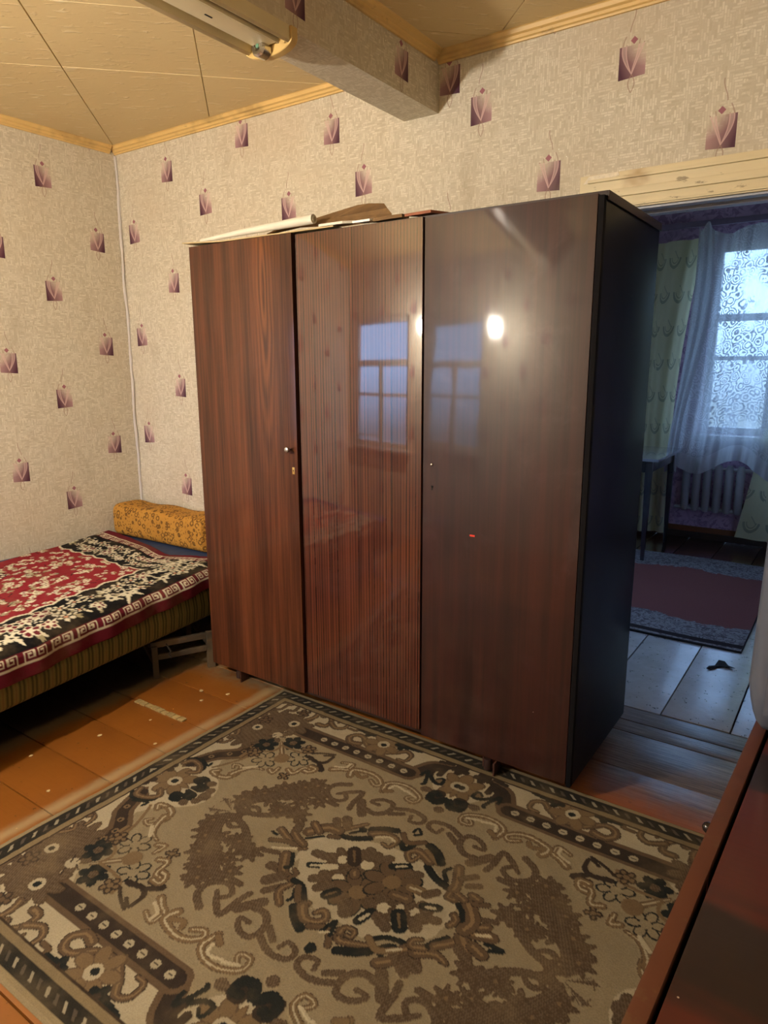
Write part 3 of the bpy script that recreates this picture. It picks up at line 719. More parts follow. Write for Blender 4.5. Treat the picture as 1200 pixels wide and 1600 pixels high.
# ------------------------------------------------------------------ the big rug
RQ=[('f','H',0.085,9,(0.14,0.303),'H',None,0.3),('f','H',0.085,9,(0.24,0.206),'H',None,0.3),('f','H',0.085,9,(0.166,0.22),'H',None,0.3),('f','H',0.085,9,(0.202,0.31),'H',None,0.3),('f','H',0.085,9,(0.164,0.364),'H',None,0.3),('f','M',0.03,5,(0.068,0.286),'M',None,0.3),('f','M',0.03,5,(0.13,0.244),'M',None,0.3),('f','M',0.03,5,(0.045,0.138),'M',None,0.3),('f','M',0.03,5,(0.096,0.079),'M',None,0.3),('f','M',0.03,5,(0.22,0.122),'M',None,0.3),('b','C',0.02,(0.143,0.301)),('b','K',0.009,(0.143,0.301)),('b','C',0.022,(0.243,0.204)),('b','K',0.011,(0.243,0.204)),('b','C',0.02,(0.246,0.301)),('s','D',0.005,0.005,[(0.225,0.322),(0.239,0.301)]),('s','D',0.005,0.005,[(0.247,0.28),(0.26,0.259)]),('s','D',0.005,0.005,[(0.261,0.304),(0.282,0.296)]),('s','D',0.005,0.005,[(0.248,0.333),(0.251,0.311)]),('s','M',0.022,0.022,[(0.054,0.157),(0.047,0.112),(0.049,0.086),(0.09,0.083),(0.13,0.097)]),('s','M',0.014,0.014,[(0.074,0.159),(0.117,0.154),(0.123,0.109)]),('b','C',0.012,(0.065,0.103)),('s','M',0.014,0.014,[(0.058,0.233),(0.088,0.228),(0.096,0.191),(0.091,0.163),(0.068,0.171)]),('s','M',0.014,0.014,[(0.15,0.139),(0.176,0.129),(0.172,0.092),(0.191,0.079)]),('s','M',0.018,0.018,[(0.076,0.303),(0.051,0.312),(0.062,0.356),(0.051,0.378)]),('s','M',0.022,0.012,[(0.065,0.431),(0.059,0.393),(0.067,0.36),(0.091,0.35),(0.116,0.382),(0.101,0.4)]),('s','M',0.02,0.012,[(0.07,0.481),(0.054,0.505),(0.03,0.469),(0.054,0.452),(0.095,0.458),(0.119,0.448),(0.126,0.416)]),('s','M',0.02,0.02,[(0.065,0.431),(0.098,0.449)]),('s','M',0.02,0.02,[(0.266,0.147),(0.276,0.115),(0.268,0.077),(0.302,0.097)]),('s','M',0.026,0.012,[(0.321,0.152),(0.349,0.148),(0.352,0.113),(0.323,0.083),(0.305,0.095)]),('s','M',0.022,0.01,[(0.352,0.113),(0.392,0.135),(0.421,0.116),(0.414,0.079),(0.387,0.073),(0.378,0.096)]),('s','M',0.014,0.014,[(0.442,0.11),(0.472,0.105),(0.462,0.08),(0.434,0.082)]),('s','M',0.028,0.018,[(0.535,0.177),(0.503,0.184),(0.479,0.158),(0.492,0.131),(0.525,0.131),(0.569,0.169),(0.626,0.18)]),('s','M',0.024,0.012,[(0.65,0.171),(0.682,0.149),(0.711,0.122),(0.74,0.138),(0.737,0.174),(0.71,0.179)]),('f','G',0.075,7,(0.615,0.13),'C','M',0.3),('b','K',0.011,(0.617,0.133)),('f','K',0.032,5,(0.529,0.09),'D',None,0.3),('f','K',0.032,5,(0.679,0.097),'D',None,0.3),('s','K',0.018,0.018,[(0.481,0.094),(0.518,0.097)]),('s','K',0.018,0.018,[(0.698,0.102),(0.754,0.093)]),('s','K',0.012,0.012,[(0.553,0.089),(0.57,0.077)]),('f','G',0.078,6,(0.165,0.713),'C','M',0.3),('b','K',0.012,(0.165,0.713)),('f','D',0.036,5,(0.079,0.673),'M',None,0.3),('s','D',0.02,0.02,[(0.041,0.634),(0.06,0.596)]),('s','K',0.016,0.016,[(0.099,0.6),(0.118,0.581),(0.153,0.587),(0.188,0.61),(0.174,0.643)]),('s','M',0.02,0.02,[(0.105,0.626),(0.12,0.598),(0.162,0.605),(0.187,0.633),(0.164,0.655)]),('s','K',0.012,0.012,[(0.14,0.572),(0.185,0.589),(0.185,0.571)]),('s','K',0.022,0.022,[(0.219,0.667),(0.234,0.646),(0.27,0.664),(0.277,0.697),(0.245,0.703)]),('s','K',0.022,0.022,[(0.245,0.703),(0.255,0.691),(0.269,0.66),(0.243,0.653)]),('b','K',0.018,(0.235,0.669)),('b','K',0.018,(0.227,0.667)),('b','H',0.02,(0.308,0.711)),('b','H',0.016,(0.278,0.654)),('b','H',0.016,(0.303,0.683)),('s','H',0.012,0.012,[(0.297,0.688),(0.314,0.676)]),('f','G',0.078,7,(0.959,0.201),'C','M',0.3),('b','K',0.012,(0.959,0.201)),('f','D',0.036,5,(0.924,0.112),'D',None,0.3),('s','D',0.018,0.018,[(0.844,0.108),(0.888,0.098)]),('s','D',0.024,0.024,[(0.851,0.194),(0.848,0.164),(0.876,0.145),(0.877,0.177)]),('s','K',0.016,0.01,[(0.859,0.201),(0.882,0.223),(0.91,0.222),(0.902,0.191),(0.885,0.203)]),('s','K',0.014,0.014,[(0.826,0.211),(0.835,0.179),(0.858,0.24),(0.855,0.253)]),('s','D',0.03,0.03,[(0.913,0.308),(0.912,0.274),(0.937,0.269),(0.936,0.292)]),('s','K',0.026,0.026,[(0.941,0.311),(0.96,0.287),(0.946,0.313),(0.917,0.308),(0.911,0.277),(0.932,0.275)]),('b','H',0.016,(0.966,0.343)),('b','H',0.016,(0.877,0.272)),('b','H',0.014,(0.886,0.271)),('f','K',0.045,6,(0.258,0.372),'H',None,0.3),('f','K',0.045,6,(0.333,0.309),'H',None,0.3),('f','T',0.05,6,(0.323,0.445),'T','K',0.3),('f','T',0.05,6,(0.417,0.373),'T','K',0.3),('s','G',0.022,0.008,[(0.372,0.414),(0.293,0.329)]),('b','G',0.028,(0.365,0.407)),('s','G',0.01,0.01,[(0.308,0.345),(0.305,0.392),(0.257,0.424),(0.253,0.483),(0.227,0.548),(0.206,0.586)]),('s','G',0.014,0.014,[(0.237,0.482),(0.238,0.437),(0.25,0.417)]),('f','G',0.03,5,(0.26,0.435),'G',None,0.3),('s','G',0.01,0.01,[(0.308,0.345),(0.367,0.343),(0.419,0.333),(0.434,0.298)]),('f','G',0.03,5,(0.407,0.31),'G',None,0.3),('s','G',0.026,0.01,[(0.232,0.603),(0.263,0.61),(0.293,0.595),(0.299,0.557),(0.28,0.524),(0.255,0.53),(0.265,0.546)]),('s','G',0.026,0.008,[(0.288,0.576),(0.298,0.541),(0.324,0.506),(0.358,0.494)]),('s','G',0.02,0.02,[(0.251,0.612),(0.224,0.603),(0.238,0.587)]),('s','L',0.012,0.012,[(0.296,0.524),(0.326,0.493)]),('s','D',0.02,0.01,[(0.437,0.345),(0.485,0.353),(0.511,0.335),(0.51,0.294),(0.48,0.308)]),('s','D',0.02,0.02,[(0.484,0.38),(0.527,0.384),(0.497,0.358)]),('s','D',0.01,0.01,[(0.434,0.322),(0.466,0.3),(0.509,0.282)]),('s','G',0.022,0.012,[(0.554,0.359),(0.58,0.341),(0.603,0.331),(0.599,0.295),(0.561,0.307)]),('s','L',0.01,0.01,[(0.554,0.339),(0.588,0.322),(0.591,0.3)]),('s','G',0.02,0.02,[(0.467,0.418),(0.498,0.416),(0.508,0.39),(0.482,0.388)]),('s','G',0.026,0.014,[(0.628,0.353),(0.619,0.321),(0.661,0.305),(0.706,0.306),(0.742,0.331),(0.731,0.351),(0.701,0.335)]),('s','G',0.014,0.014,[(0.63,0.326),(0.664,0.341),(0.676,0.326)]),('s','G',0.02,0.012,[(0.767,0.362),(0.759,0.319),(0.794,0.295),(0.844,0.297),(0.889,0.324),(0.882,0.357),(0.851,0.35),(0.865,0.33)]),('s','L',0.009,0.009,[(0.778,0.336),(0.79,0.31),(0.83,0.318)]),('s','L',0.009,0.009,[(0.835,0.315),(0.874,0.329)]),('s','G',0.016,0.016,[(0.772,0.358),(0.791,0.345)]),('f','G',0.024,4,(0.442,0.482),'G',None,0.3),('s','G',0.02,0.014,[(0.376,0.482),(0.398,0.49),(0.396,0.456)]),('s','G',0.02,0.012,[(0.43,0.445),(0.459,0.453),(0.469,0.407),(0.493,0.402)]),('s','H',0.05,0.034,[(0.471,0.707),(0.428,0.679),(0.412,0.65),(0.419,0.615),(0.468,0.592)]),('f','H',0.05,5,(0.438,0.612),'H',None,0.3),('f','H',0.05,5,(0.488,0.598),'H',None,0.3),('f','H',0.05,5,(0.503,0.548),'H',None,0.3),('f','H',0.05,5,(0.538,0.503),'H',None,0.3),('f','H',0.045,5,(0.561,0.466),'H',None,0.3),('s','H',0.06,0.06,[(0.479,0.604),(0.516,0.569),(0.541,0.521),(0.577,0.476)]),('s','H',0.03,0.03,[(0.549,0.662),(0.551,0.614),(0.612,0.601)]),('f','H',0.035,5,(0.582,0.612),'H',None,0.3),('f','H',0.035,5,(0.543,0.62),'H',None,0.3),('p','H',[(0.38,0.673),(0.363,0.713),(0.385,0.673),(0.435,0.713)]),('s','H',0.034,0.02,[(0.479,0.701),(0.468,0.671),(0.489,0.657),(0.51,0.671)]),('f','H',0.045,5,(0.524,0.527),'H',None,0.3),('f','H',0.045,5,(0.545,0.489),'H',None,0.3),('f','H',0.045,5,(0.573,0.458),'H',None,0.3),('f','H',0.04,5,(0.582,0.557),'H',None,0.3),('f','H',0.04,5,(0.629,0.525),'H',None,0.3),('s','H',0.055,0.055,[(0.531,0.569),(0.566,0.522),(0.619,0.486)]),('s','H',0.036,0.02,[(0.659,0.394),(0.619,0.421),(0.617,0.464),(0.661,0.491),(0.694,0.469),(0.674,0.443),(0.655,0.456)]),('s','H',0.03,0.03,[(0.617,0.51),(0.688,0.507)]),('s','H',0.03,0.03,[(0.671,0.439),(0.719,0.406),(0.724,0.46),(0.732,0.498)]),('s','H',0.055,0.055,[(0.743,0.447),(0.78,0.497)]),('s','H',0.036,0.02,[(0.759,0.469),(0.817,0.472),(0.844,0.433),(0.83,0.398),(0.794,0.401),(0.771,0.428),(0.8,0.43)]),('s','H',0.03,0.03,[(0.853,0.447),(0.886,0.425)]),('s','H',0.03,0.018,[(0.848,0.419),(0.899,0.395),(0.95,0.402),(0.954,0.43),(0.922,0.441),(0.913,0.417)]),('f','H',0.045,5,(0.421,0.65),'H',None,0.3),('f','H',0.045,5,(0.457,0.587),'H',None,0.3),('f','H',0.045,5,(0.495,0.531),'H',None,0.3),('f','H',0.045,5,(0.559,0.624),'H',None,0.3),('f','H',0.045,5,(0.62,0.609),'H',None,0.3),('s','H',0.06,0.06,[(0.439,0.69),(0.448,0.651),(0.49,0.576),(0.547,0.52)]),('s','H',0.04,0.04,[(0.455,0.699),(0.533,0.674),(0.621,0.601)]),('p','H',[(0.377,0.676),(0.361,0.685),(0.435,0.713)]),('p','C',[(0.75,0.629),(0.89,0.578),(0.92,0.567),(0.811,0.611),(0.729,0.711),(0.737,0.648),(0.813,0.596),(0.885,0.554),(0.965,0.536),(0.876,0.558),(0.787,0.625),(0.746,0.708)])]
RCEN=[('p','C',[(-0.217,0.085),(-0.144,0.112),(-0.077,0.136),(-0.011,0.148),(0.047,0.147),(0.099,0.141),(0.16,0.096),(0.213,0.07),(0.238,0.003),(0.23,-0.066),(0.195,-0.106),(0.137,-0.13),(0.086,-0.165),(0.028,-0.158),(-0.019,-0.158),(-0.077,-0.155),(-0.124,-0.126),(-0.184,-0.092),(-0.23,-0.023),(-0.246,0.032)]),('s','M',0.03,0.02,[(-0.345,0.021),(-0.269,-0.007),(-0.232,-0.003)]),('s','M',0.02,0.02,[(-0.338,-0.031),(-0.286,-0.007),(-0.242,-0.01)]),('s','L',0.01,0.01,[(-0.311,-0.051),(-0.252,-0.016)]),('s','K',0.012,0.012,[(-0.359,-0.001),(-0.339,-0.004)]),('s','M',0.03,0.03,[(-0.31,0.067),(-0.298,0.03),(-0.247,0.009)]),('s','H',0.02,0.02,[(-0.321,-0.074),(-0.285,-0.06)]),('s','H',0.035,0.035,[(-0.264,-0.108),(-0.229,-0.103)]),('s','M',0.04,0.03,[(-0.259,-0.053),(-0.219,-0.106),(-0.188,-0.114)]),('s','M',0.016,0.016,[(-0.188,-0.114),(-0.184,-0.092),(-0.2,-0.083)]),('s','K',0.016,0.016,[(-0.245,-0.038),(-0.218,-0.076),(-0.225,-0.091)]),('s','H',0.04,0.04,[(-0.234,-0.155),(-0.212,-0.121)]),('s','H',0.025,0.025,[(-0.212,-0.186),(-0.186,-0.15)]),('s','M',0.025,0.025,[(-0.172,-0.131),(-0.18,-0.164),(-0.149,-0.196)]),('s','K',0.026,0.026,[(-0.173,-0.113),(-0.141,-0.119),(-0.105,-0.153)]),('s','K',0.014,0.014,[(-0.15,-0.135),(-0.135,-0.16),(-0.139,-0.176)]),('s','M',0.02,0.02,[(-0.148,-0.124),(-0.114,-0.163),(-0.086,-0.153)]),('s','K',0.032,0.032,[(-0.111,-0.183),(-0.083,-0.209),(-0.05,-0.227)]),('s','M',0.035,0.018,[(-0.095,-0.168),(-0.063,-0.196),(-0.028,-0.188),(-0.019,-0.166),(-0.039,-0.15),(-0.052,-0.168)]),('s','M',0.02,0.02,[(-0.037,-0.21),(0.006,-0.189),(0.038,-0.228)]),('s','K',0.014,0.014,[(-0.002,-0.202),(0.007,-0.16),(0.023,-0.201)]),('s','L',0.008,0.008,[(-0.005,-0.208),(0.015,-0.195)]),('s','K',0.018,0.018,[(0.001,-0.261),(0.003,-0.248),(0.017,-0.253),(0.011,-0.265),(0.001,-0.261)]),('s','M',0.03,0.02,[(0.036,-0.176),(0.048,-0.199),(0.081,-0.191),(0.122,-0.17)]),('s','M',0.022,0.014,[(0.038,-0.182),(0.039,-0.162),(0.064,-0.157),(0.069,-0.176),(0.055,-0.179)]),('s','K',0.032,0.032,[(0.063,-0.226),(0.1,-0.208),(0.127,-0.186)]),('s','K',0.02,0.02,[(0.109,-0.153),(0.137,-0.13),(0.162,-0.121),(0.19,-0.117)]),('s','K',0.018,0.018,[(0.16,-0.181),(0.144,-0.17),(0.151,-0.15),(0.168,-0.139)]),('s','M',0.035,0.035,[(0.162,-0.201),(0.183,-0.179),(0.186,-0.148),(0.2,-0.124)]),('s','G',0.02,0.02,[(0.103,-0.153),(0.141,-0.172),(0.179,-0.146)]),('s','L',0.01,0.01,[(0.162,-0.158),(0.185,-0.138)]),('s','H',0.03,0.03,[(0.192,-0.166),(0.23,-0.188)]),('s','H',0.028,0.028,[(0.205,-0.15),(0.216,-0.184)]),('s','H',0.034,0.034,[(0.222,-0.139),(0.243,-0.163)]),('s','M',0.04,0.02,[(0.219,-0.126),(0.26,-0.105),(0.292,-0.112)]),('s','M',0.026,0.016,[(0.229,-0.104),(0.201,-0.116),(0.195,-0.098),(0.212,-0.086)]),('s','K',0.022,0.022,[(0.235,-0.093),(0.241,-0.074),(0.26,-0.046)]),('s','M',0.03,0.03,[(0.247,-0.085),(0.279,-0.048),(0.289,-0.025)]),('s','M',0.05,0.05,[(0.289,-0.025),(0.315,-0.052)]),('s','H',0.03,0.03,[(0.296,-0.058),(0.33,-0.079)]),('s','M',0.04,0.04,[(0.322,-0.033),(0.35,-0.043)]),('s','K',0.016,0.016,[(0.344,-0.01),(0.364,-0.004),(0.387,-0.007),(0.361,-0.021)]),('s','M',0.04,0.04,[(0.305,0.0),(0.349,0.015)]),('s','L',0.012,0.012,[(0.315,0.003),(0.342,0.018)]),('s','M',0.03,0.03,[(0.3,0.021),(0.326,0.038)]),('s','H',0.018,0.018,[(0.296,0.05),(0.336,0.065)]),('s','M',0.05,0.05,[(0.252,0.079),(0.286,0.035),(0.281,0.0)]),('s','M',0.02,0.02,[(0.265,0.088),(0.294,0.103)]),('s','K',0.02,0.02,[(0.229,0.063),(0.251,0.045),(0.263,0.023)]),('s','M',0.024,0.024,[(0.245,-0.009),(0.251,0.012),(0.237,0.026)]),('s','M',0.026,0.026,[(0.236,0.085),(0.199,0.095),(0.196,0.071),(0.215,0.071)]),('s','K',0.03,0.03,[(0.097,0.135),(0.138,0.11),(0.184,0.099)]),('s','K',0.016,0.016,[(0.152,0.167),(0.143,0.147),(0.166,0.119)]),('s','M',0.035,0.035,[(0.171,0.181),(0.193,0.128),(0.195,0.102)]),('s','H',0.022,0.022,[(0.195,0.149),(0.224,0.178)]),('s','H',0.02,0.02,[(0.222,0.134),(0.248,0.152)]),('s','M',0.03,0.03,[(0.247,0.111),(0.267,0.107)]),('s','M',0.036,0.014,[(0.091,0.156),(0.044,0.175),(0.021,0.155),(0.044,0.129),(0.057,0.159)]),('s','G',0.016,0.016,[(0.064,0.189),(0.114,0.162)]),('s','K',0.034,0.034,[(0.06,0.213),(0.093,0.199),(0.12,0.17)]),('s','K',0.024,0.024,[(-0.016,0.178),(0.004,0.159),(0.019,0.186)]),('s','M',0.02,0.02,[(-0.031,0.212),(-0.001,0.188),(0.04,0.216)]),('s','K',0.012,0.012,[(-0.01,0.238),(-0.005,0.259),(0.013,0.242),(-0.0,0.228)]),('s','K',0.03,0.03,[(-0.12,0.175),(-0.09,0.198),(-0.054,0.213)]),('s','M',0.03,0.014,[(-0.109,0.159),(-0.072,0.184),(-0.031,0.178),(-0.036,0.142),(-0.059,0.143)]),('s','L',0.009,0.009,[(-0.09,0.155),(-0.059,0.176),(-0.034,0.171)]),('s','K',0.028,0.028,[(-0.183,0.102),(-0.144,0.112),(-0.103,0.14)]),('s','M',0.03,0.014,[(-0.203,0.117),(-0.173,0.15),(-0.144,0.187)]),('s','K',0.014,0.014,[(-0.163,0.127),(-0.138,0.156)]),('b','K',0.016,(-0.14,0.159)),('s','M',0.045,0.045,[(-0.27,0.06),(-0.236,0.107),(-0.2,0.114)]),('s','M',0.02,0.02,[(-0.206,0.081),(-0.183,0.091)]),('s','K',0.014,0.014,[(-0.257,0.035),(-0.222,0.07)]),('s','H',0.03,0.03,[(-0.221,0.135),(-0.234,0.15)]),('s','H',0.035,0.035,[(-0.192,0.149),(-0.21,0.172)]),('s','H',0.03,0.03,[(-0.303,0.049),(-0.317,0.075)]),('s','M',0.03,0.03,[(-0.28,0.1),(-0.244,0.078)]),('f','H',0.065,7,(-0.115,0.025),'L',None,0.3),('f','H',0.08,7,(-0.046,0.047),'L',None,0.3),('f','H',0.075,7,(-0.081,-0.041),'L',None,0.3),('f','M',0.105,7,(-0.007,-0.05),'G','K',0.3),('f','M',0.105,7,(0.046,0.032),'G','K',0.3),('f','H',0.075,7,(0.08,-0.056),'L',None,0.3),('f','H',0.06,7,(0.151,-0.023),'L',None,0.3),('f','H',0.045,7,(0.113,-0.029),'L',None,0.3),('s','K',0.03,0.03,[(-0.177,-0.043),(-0.149,-0.027)]),('s','H',0.035,0.035,[(-0.193,0.003),(-0.142,0.012)]),('s','L',0.028,0.028,[(-0.141,-0.028),(-0.116,-0.011)]),('s','H',0.035,0.035,[(-0.136,-0.078),(-0.107,-0.059)]),('s','H',0.035,0.035,[(-0.104,-0.098),(-0.081,-0.073)]),('s','K',0.04,0.04,[(-0.069,-0.106),(-0.055,-0.083)]),('s','D',0.05,0.05,[(-0.109,0.071),(-0.083,0.037)]),('s','H',0.04,0.04,[(-0.071,0.097),(-0.056,0.076)]),('s','H',0.035,0.035,[(-0.027,0.086),(-0.009,0.103)]),('s','K',0.03,0.03,[(0.014,0.083),(0.051,0.108)]),('s','H',0.035,0.035,[(0.071,0.083),(0.09,0.096)]),('s','G',0.035,0.035,[(0.098,0.045),(0.129,0.048)]),('s','H',0.03,0.03,[(0.145,0.045),(0.164,0.067)]),('s','K',0.035,0.035,[(0.161,0.008),(0.193,0.022)]),('s','M',0.04,0.04,[(0.076,-0.002),(0.111,0.004)]),('s','H',0.045,0.045,[(-0.01,-0.1),(0.008,-0.123)]),('s','K',0.036,0.036,[(0.051,-0.126),(0.061,-0.086)]),('s','H',0.035,0.035,[(0.082,-0.088),(0.119,-0.104)]),('s','K',0.05,0.05,[(0.122,-0.052),(0.147,-0.084)]),('s','H',0.04,0.04,[(0.169,-0.045),(0.179,-0.062)]),('s','H',0.03,0.03,[(0.17,-0.028),(0.212,-0.015)]),('s','M',0.035,0.035,[(-0.058,0.004),(-0.051,-0.005)]),('s','L',0.012,0.012,[(0.053,-0.12),(0.061,-0.095)]),('s','L',0.01,0.01,[(-0.173,-0.043),(-0.154,-0.03)]),('s','L',0.01,0.01,[(0.025,0.089),(0.046,0.105)]),('s','L',0.012,0.012,[(0.167,0.008),(0.187,0.017)])]

RC_ = dict(C=srgb(166, 154, 128), T=srgb(138, 124, 98), M=srgb(92, 74, 55), D=srgb(52, 42, 35), K=srgb(32, 34, 32), G=srgb(112, 92, 66), L=srgb(176, 164, 136), H=srgb(94, 79, 62))
RC_ = {k_: np.array(v_, np.float32) for k_, v_ in RC_.items()}
def hatch(u, v):
    s_ = (np.sin((u*.9+v*.45)*900)+np.sin((u*.4-v*.9)*420)*.5 > .0)[:, None]
    return np.where(s_, RC_['H']*1.1, RC_['M']*.72)
def rc(k_): return hatch if k_ == 'H' else RC_[k_]
HU, HV = .967, .714; rcx, rcy = 2.577, -1.244; st_ = .0033
nq = int(HU/st_)+1; mq = int(HV/st_)+1
uq = np.linspace(0, HU, nq); vq = np.linspace(0, HV, mq); UU, VV = np.meshgrid(uq, vq, indexing='ij')
pt = Paint(UU, VV, RC_['C'])
dd_ = np.minimum(UU, VV)
# field inside the beaded frame
frame = [(.225, HV+.01), (.225, .585), (.215, .50), (.225, .44), (.235, .33), (.29, .285), (.345, .236), (.5, .236), (.80, .236), (.825, .215), (.87, .19), (.99, .185), (.99, .75)]
frame = [(.27, .80), (.225, .585), (.20, .54), (.205, .50), (.235, .45), (.235, .33), (.28, .30), (.335, .236), (.80, .236), (.835, .205), (.88, .19), (1.0, .2), (1.0, .8)]
pt.poly(frame, RC_['T'])
def band(path, smooth):
    pt.stroke(path, .078, .078, RC_['M'], smooth=smooth); pt.stroke(path, .048, .048, RC_['D'], smooth=smooth)
bandL = [(.225, .30), (.225, .46), (.205, .48), (.16, .52), (.135, .58), (.13, .62)]
bandT = [(.30, .224), (.785, .224)]
pt.stroke([(.785, .224), (.805, .20), (.83, .15), (.87, .13), (.92, .125)], .075, .05, RC_['M']); pt.stroke([(.785, .224), (.805, .20), (.83, .15), (.87, .13), (.92, .125)], .038, .026, RC_['D'])
pt.stroke(bandL, .08, .055, RC_['M'], smooth=False); pt.stroke(bandL, .042, .03, RC_['D'], smooth=False); band(bandT, False)
for k_ in range(8):
    u_ = .41+.0505*k_
    pt.disc((u_, .224), .0125, RC_['L']*.8); pt.stroke([(u_-.006, .224), (u_+.006, .224)], .0035, .0035, RC_['D'])
for q in ((.225, .41), (.222, .45), (.19, .49), (.15, .54)): pt.disc(q, .0105, RC_['G']); pt.disc(q, .0045, RC_['K'])
# pale ground round the two side medallions
pt.disc((.21, HV), .120, RC_['C'], .105); pt.disc((.985, .19), .115, RC_['C'], .095)
def draw(P, S, wf=1.0, hh=.0015):
    for q in S:
        if q[0] == 's':
            a_, b_ = q[2]*wf, q[3]*wf
            if q[1] in 'MGH' and a_ > .010: P.stroke(q[4], a_+.004, b_+.004, RC_['D'] if q[1] == 'M' else RC_['M']*.85, h=hh)
            P.stroke(q[4], a_, b_, rc(q[1]), h=hh)
            if q[1] in 'MG' and a_ > .0175: P.stroke(q[4], a_*.28, b_*.22, RC_['G']*1.25 if q[1] == 'M' else RC_['L']*.9)
            if q[1] in 'KD' and a_ > .03: P.stroke(q[4], a_*.22, b_*.15, RC_['G']*.8)
        elif q[0] == 'f': P.flower(q[4], q[2]*wf, q[3], rc(q[1]), rc(q[5]), rc(q[6]) if q[6] else (None if q[1] in 'KC' else RC_['M']*.8 if q[1] == 'H' else RC_['D']), q[7], h=hh)
        elif q[0] == 'b': P.disc(q[3], q[2]*wf, rc(q[1]), h=hh)
        elif q[0] == 'p': P.poly(q[2], rc(q[1]))
RQ2 = []
for i_, q in enumerate(RQ):
    q = list(q)
    if q[1] == 'H' and i_ > 5:
        if q[0] == 's': q[2] *= .5; q[3] *= .5
        elif q[0] == 'f' and q[2] < .08: q[2] *= .95; q[3] = 7; q[5] = 'G'; q[7] = .12
    RQ2.append(tuple(q))
draw(pt, RQ2)
# outer bands by distance from the edge
e_ = dd_
for (a, b_, cc) in ((0, .022, srgb(140, 124, 94)), (.022, .068, srgb(42, 38, 32)), (.068, .086, srgb(124, 108, 80)), (.086, .093, srgb(54, 42, 32))):
    pt.c[(e_ >= a) & (e_ < b_)] = cc
al_ = np.where(UU < VV, VV, UU)
dash = ((al_+e_*.9) % .034 < .011) & (e_ > .036) & (e_ < .054)
odd = ((al_+e_*.9) % .068 < .034)
pt.c[dash & odd] = srgb(150, 140, 118); pt.c[dash & ~odd] = srgb(84, 74, 62)
# mirror to four quarters
Cq = np.concatenate([pt.c, pt.c[::-1][1:]], 0); Cq = np.concatenate([Cq, Cq[:, ::-1][:, 1:]], 1)
Hq = np.concatenate([pt.h, pt.h[::-1][1:]], 0); Hq = np.concatenate([Hq, Hq[:, ::-1][:, 1:]], 1)
ax = np.linspace(-HU, HU, 2*nq-1); ay = np.linspace(HV, -HV, 2*mq-1); AX, AY = np.meshgrid(ax, ay, indexing='ij')
pf = Paint(AX, -AY, (0, 0, 0)); pf.c = Cq; pf.h = Hq
RCf = [tuple([(x_[0], -x_[1]) if isinstance(x_, tuple) and len(x_) == 2 and not isinstance(x_[0], tuple) else ([(p_[0], -p_[1]) for p_ in x_] if isinstance(x_, list) else x_) for x_ in q]) for q in RCEN]
draw(pf, RCf, .8)
RX = rcx+AX; RY = rcy+AY
RZ = .006+pf.h*.8+.0012*vnoise(RX, RY, 60, 3)+.0035*vnoise(RX, RY, 5, 4)
edge = np.minimum(HU-np.abs(AX), HV-np.abs(AY)); RZ = np.where(edge < .004, .0008, RZ)
RX = RX+.012*(vnoise(RX, RY, 1.6, 8)-.5); RY = RY+.014*(vnoise(RX, RY, 1.4, 9)-.5)
far_ = (RY > -.60) & (RX > 1.30); RZ = np.where(far_, np.minimum(RZ, .0085), RZ)
cl = pf.c*(0.82+.14*vnoise(RX, RY, 3, 11))[..., None]
rug = thing('patterned_rug', 'large beige and brown rug with scroll border and flower medallion before the wardrobe', 'rug', (rcx, rcy, 0))
Pz = np.stack([RX-rcx, RY-rcy, RZ], -1)
link('pile', grid_mesh('rug_pile', Pz, cl, yarn_mat('rug_yarn', fuzz=.22, sc=240)), rug)
bx('backing', simple('jute_backing', srgb(96, 84, 62), .9), rug, -HU+.008, HU-.008, -HV+.01, HV-.01, .0004, .004)

# ------------------------------------------------------------------ bed with mattress, cover and cushions
def fx(y): return 1.07+(-y-.30)*.125           # front edge of the mattress (x) as a function of y
M_OLIVE = None
def mat_stripe():
    mt, t, b = newmat('olive_striped_upholstery'); x, y, z = sep(pos())
    s1 = ((y*2*math.pi/.016).sin()*.5+.5); s2 = (y*2*math.pi/.048+1.0).sin()*.5+.5
    c = mix(srgb(118, 110, 62), srgb(56, 54, 34), s1.ss(.3, .7)*.7); c = mix(c, srgb(160, 132, 80), s2.ss(.75, .95)*.4); c = mix(c, srgb(70, 60, 40), noise(pos(), 5, 4).ss(.5, .75)*.5)
    setb(b, c, .9, .2); bump(b, s1+noise(pos(), 200, 2), .4, .002); return mt
M_OLIVE = mat_stripe()
bed = thing('sofa_bed', 'low sofa bed along the left wall with olive striped mattress', 'bed', (0, 0, 0))
def slab_y(name, mat, x0f, x1f, z0, z1f, y0, y1, n, bulge, parent, k=8):
    """mattress-like solid whose side x1 and top vary with y"""
    ys = np.linspace(y0, y1, n); rows = []
    for yy in ys:
        x1 = x1f(yy); z1 = z1f(yy); x0 = x0f; hh = z1-z0; ring = [(x0, z0), (x0, z1)]
        r = min(.05, hh/2.1)
        for a in np.linspace(90, -90, k+1):
            zc = (z1-r) if a > 0 else (z0+r); a_ = math.radians(a)
            if abs(a) < 1e-6: ring.append((x1+bulge, (z0+z1)/2)); continue
            ring.append((x1-r+(r+bulge*(1-abs(a)/90))*math.cos(a_), zc+r*math.sin(a_)))
        rows.append([(p[0], yy, p[1]) for p in ring])
    m_ = len(rows[0]); V = [p for r_ in rows for p in r_]; F = []
    for i in range(n-1):
        for j in range(m_): F.append((i*m_+j, i*m_+(j+1) % m_, (i+1)*m_+(j+1) % m_, (i+1)*m_+j))
    F += [tuple(range(m_)), tuple(range((n-1)*m_, n*m_))[::-1]]
    return MB().add(V, F).build(name, mat, parent, smooth=True)
